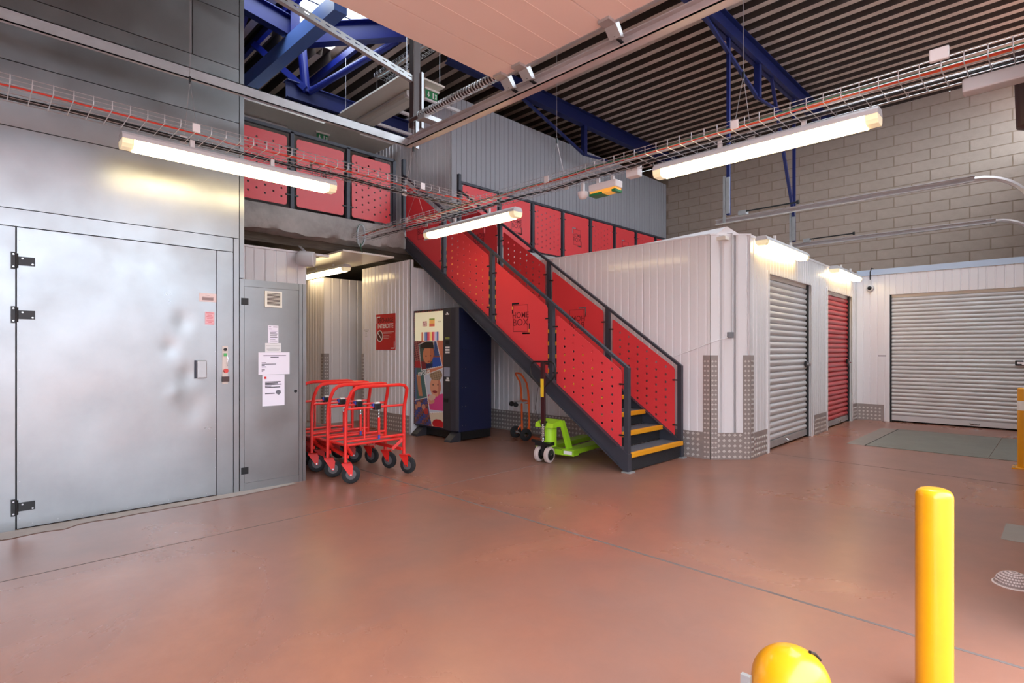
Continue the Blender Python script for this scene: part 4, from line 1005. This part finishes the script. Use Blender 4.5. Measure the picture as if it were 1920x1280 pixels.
copy_tree(ul, (3.55, 10.4, 5.385), 0, 'unlit fluorescent lamp on the mezzanine ceiling beside the lift shaft', G2)

# small fittings on the trays
em = thing('emergency_light', 'white emergency light with green and orange print under the tray', 'emergency light', (4.2, 2.98, 2.72))
MB().box(4.14, 4.26, 2.83, 3.13, 2.735, 2.80).build('case', M_plastic, em, bevel=.008)
MB().box(4.15, 4.25, 2.84, 3.12, 2.70, 2.735).build('lens', M_amber, em)
MB().box(4.146, 4.254, 2.98, 3.125, 2.695, 2.715).build('green_print', M_exit, em); MB().box(4.146, 4.254, 2.835, 2.875, 2.695, 2.715).build('green_print', M_exit, em)
for y in (2.9, 3.06): MB().box(4.19, 4.21, y - .015, y + .015, 2.8, 2.86).build('bracket', M_plastic, em)
dt = thing('motion_detector', 'white dome motion detector hanging under the tray', 'detector', (4.2, 3.24, 2.7))
MB().lathe((4.2, 3.24, 2.70), (0, 0, 1), [(.006, 0), (.03, .008), (.045, .03), (.05, .05), (.05, .07), (.03, .075)], 20).build('dome', M_plastic, dt, smooth=True)
MB().box(4.19, 4.21, 3.225, 3.255, 2.775, 2.86).build('bracket', M_plastic, dt)
jb = tag(MB().box(4.17, 4.25, 2.62, 2.74, 2.79, 2.90).build('tray_junction_box', M_plastic, bevel=.008), 'white junction box on the tray beside the emergency light', 'junction box')
jb2 = tag(MB().box(3.865, 3.895, .44, .53, 2.885, 2.955).build('tray_label_box', M_plastic, bevel=.006), 'white plastic box clipped on the tray near the right edge', 'junction box')
pe = tag(MB().lathe((4.42, .115, 2.55), (0, 0, 1), [(.03, 0), (.075, .02), (.085, .35), (.1, .36), (.1, .46), (.09, .46)], 24).build('flue_pipe', M_brown), 'dark brown vertical pipe end at the upper right edge', 'pipe')

# loudspeaker in the corridor mouth
ls = thing('loudspeaker', 'white cylindrical loudspeaker above the metal cabinet', 'loudspeaker', (3.15, 7.05, 2.36))
dv = Vector((.8, -.6, -.08)).normalized(); c = Vector((3.12, 7.1, 2.47))
MB().lathe(c, dv, [(.06, -.02), (.085, 0), (.1, .03), (.1, .2), (.09, .21)], 28).build('body', M_plastic, ls, smooth=True)
MB().bar(c + dv * .08 + Vector((0, 0, .1)), (3.16, 7.15, 2.64), .05, .01).build('bracket', M_galv2, ls)
# exit signs
def exit_sign(x, y, z, lb):
    t = thing('exit_sign', lb, 'exit sign', (x, y, z), 'green exit signs')
    MB().box(x - .02, x + .26, y - .02, y + .03, z + .13, z + .16).build('bracket', M_signwhite, t)
    MB().box(x, x + .24, y, y + .008, z, z + .13).build('plate', M_exit, t)
    f = fr_left(y - .0005)
    MB().prism(f, [(x + .05, z + .11), (x + .07, z + .11), (x + .07, z + .06), (x + .09, z + .06), (x + .06, z + .02), (x + .03, z + .06), (x + .05, z + .06)], 0, .001).build('arrow', M_signwhite, t)
    MB().fbox(f, x + .14, x + .16, z + .02, z + .11, 0, .001).build('door_mark', M_signwhite, t); MB().prism(f, [(x + .18, z + .02), (x + .2, z + .06), (x + .18, z + .1), (x + .22, z + .1), (x + .22, z + .02)], 0, .001).build('running_figure', M_signwhite, t)
exit_sign(4.85, 10.2, 5.34, 'green exit sign with arrow under the mezzanine ceiling above the railing')
exit_sign(5.28, 7.25, 5.34, 'green exit sign under the ceiling panel behind the track post')

# ================================================================== OVERHEAD SECTIONAL DOOR AND ITS TRACKS
sd = thing('door_5', 'raised sectional door lying open overhead', 'door', (0, 1.9, 3.45), kind='structure')
M_panel = mat('sectional_door_panel', (238, 216, 208), .35)
for y0, y1 in ((2.995, 3.24), (2.175, 2.985), (1.355, 2.165), (.535, 1.345), (-.04, .525)):
    p = MB().box(-3.1, 3.06, y0, y1, 3.45, 3.49).build('door_section', M_panel, sd)
    n = max(1, int((y1 - y0) / .2))
    for k in range(1, n): MB().box(-3.1, 3.06, y0 + (y1 - y0) * k / n, y0 + (y1 - y0) * k / n + .006, 3.4485, 3.45).build('pressed_line', M_panel, p)
MB().box(3.06, 3.085, -.04, 3.24, 3.445, 3.495).build('end_profile', M_galv2, sd)
for y in (3.16, 2.955, 2.14, 1.32):
    b = MB(); f = Fr((3.05, y, 3.43), (1, 0, 0), Z)
    b.prism(f, [(-.06, 0), (.02, 0), (.08, -.06), (.12, -.05), (.06, .03), (-.06, .03)], -.045, .045); bo = b.build('roller_bracket', M_galv2, sd)
    MB().cyl((3.12, y, 3.39), (3.25, y, 3.37), .012, 8).build('roller_shaft', M_black, bo)
for x in (3.24,):
    tk = thing('door_track', 'galvanised overhead track of the raised sectional door with spring bumper', 'door track', (x, 2.3, 3.36), kind='structure')
    f = Fr((x, 0, 0), (1, 0, 0), Z)
    for a0, a1, b0, b1 in ((0, .012, 3.33, 3.43), (-.055, 0, 3.33, 3.338), (-.055, -.047, 3.33, 3.352), (-.04, 0, 3.422, 3.43), (.012, .05, 3.345, 3.353)): MB().fbox(f, a0, a1, b0, b1, .0, -4.72).build('track_flange', M_track, tk)
    pts = [(x - .15 + .036 * math.cos(k * .6), 4.35 - k * .0034, 3.50 + .036 * math.sin(k * .6)) for k in range(330)]
    MB().tube(pts, .006, 5).build('buffer_spring', M_galv2, tk, smooth=True)
    MB().cyl((x - .15, 4.5, 3.50), (x - .15, 3.25, 3.50), .018, 10).build('buffer_rod', M_brown, tk)
    MB().box(x - .2, x + .01, 4.2, 4.3, 3.43, 3.47).build('buffer_bracket', M_galv2, tk)
cbr = thing('track_cross_rail', 'long galvanised cross rail joining the door tracks in front of the lift shaft', 'rail', (0, 4.73, 3.36), kind='structure')
MB().box(-3.3, 3.26, 4.72, 4.727, 3.34, 3.425).build('web', M_galv2, cbr); MB().box(-3.3, 3.26, 4.72, 4.755, 3.418, 3.425).build('flange', M_galv2, cbr); MB().box(-3.3, 3.26, 4.72, 4.755, 3.34, 3.347).build('flange', M_galv2, cbr)
hgp = thing('track_hanger_post', 'dark blue square post hanging from the roof to the track corner', 'post', (3.33, 4.76, 3.5), kind='structure')
MB().box(3.29, 3.37, 4.72, 4.80, 3.57, ROOF).build('square_tube', M_brown, hgp); MB().box(3.372, 3.40, 4.70, 4.74, 3.57, 4.15).build('angle_bracket', M_galv2, hgp)
MB().box(3.30, 3.34, 4.70, 4.73, 3.34, 3.62).build('slotted_strap', M_galv2, hgp)
sa = thing('slotted_brace', 'slotted galvanised angle bracing the track post to the roof', 'brace', (2.6, 4.74, 4.0), kind='structure')
pA = Vector((3.33, 4.74, 4.03)); pB = Vector((1.6, 4.74, 4.31)); u = (pB - pA).normalized(); L3 = (pB - pA).length
fa = Fr(pA, u, (0, 0, 1))
holes_ = [[(a, .028), (a + .05, .028), (a + .05, .038), (a, .038)] for a in [.06 + .1 * k for k in range(16)]]
holed(Fr(pA, u, Vector((0, 0, 1)) - u * u.z), [(0, 0), (L3, 0), (L3, .06), (0, .06)], holes_, .004, 'slotted_leg', M_galv2, sa)
MB().bar(pA + Vector((0, .02, 0)), pB + Vector((0, .02, 0)), .045, .004).build('flat_leg', M_galv2, sa)
# tracks of the second door
for i, (x, lb) in enumerate(((8.78, 'nearer galvanised track of the second sectional door'), (11.86, 'farther galvanised track of the second sectional door'))):
    tk = thing('second_door_track', lb, 'door track', (x, 2, 3.3), kind='structure'); z = 3.32
    mb = MB(); mb.box(x, x + .01, .75, 4.02 - .1 * i, z, z + .075); mb.build('track_web', M_track, tk)
    MB().box(x - .05, x, .75, 4.02 - .1 * i, z, z + .01).build('track_flange', M_track, tk); MB().box(x - .05, x, .75, 4.02 - .1 * i, z + .065, z + .075).build('track_flange', M_track, tk)
    arc = [(x - .02, .75 - .55 * math.sin(a), z + .03 - .55 * (1 - math.cos(a))) for a in [math.pi / 2 * k / 10 for k in range(11)]] + [(x - .02, .2, 2.62)]
    MB().tube(arc, .03, 6).build('curved_track', M_track, tk)
    MB().box(x - .05, x - .0, 3.78, 3.83, z + .12, ROOF - .3).build('hanger_post', M_dblue, tk)
    MB().box(x - .07, x - .05, 3.84, 3.88, z + .0, z + .75).build('slotted_strap', M_galv2, tk); MB().box(x - .075, x - .055, 3.77, 3.83, z + .14, z + .72).build('strap_plate', M_galv2, tk)
    MB().cyl((x - .08, 3.55, z + .12), (x - .08, 2.75, z + .12), .012, 8).build('buffer_rod', M_black, tk); MB().cyl((x - .08, 2.76, z + .12), (x - .08, 2.73, z + .12), .03, 10).build('buffer_head', M_black, tk)
    MB().box(x - .1, x + .01, 3.5, 3.62, z + .075, z + .14).build('buffer_bracket', M_galv2, tk)
db = tag(MB().bar((11.83, 3.8, 3.9), (10.6, 3.8, 6.3), .05, .05).build('trim_4', M_dblue), 'thin dark diagonal brace beside the farther track hanger', 'brace', kind='structure')
# camera on the end wall
sc2 = thing('security_camera', 'white dome security camera on the end wall beside the red roller door', 'camera', (BX - .05, 2.43, 2.3))
MB().lathe((BX - .012, 2.43, 2.37), (-1, 0, 0), [(.06, 0), (.06, .03), (.05, .045), (.03, .05)], 24).build('housing', M_plastic, sc2, smooth=True)
MB().lathe((BX - .055, 2.43, 2.37), (-1, 0, 0), [(.036, 0), (.032, .018), (.018, .03), (.002, .034)], 20).build('dome', M_black, sc2, smooth=True)
MB().box(BX - .035, BX - .012, 2.40, 2.46, 2.43, 2.52).build('back_box', M_plastic, sc2); MB().tube([(BX - .02, 2.43, 2.52), (BX - .02, 2.43, 2.66), (BX - .01, 2.41, 2.73), (BX + .03, 2.39, 2.72)], .008, 6).build('cable', M_black, sc2)
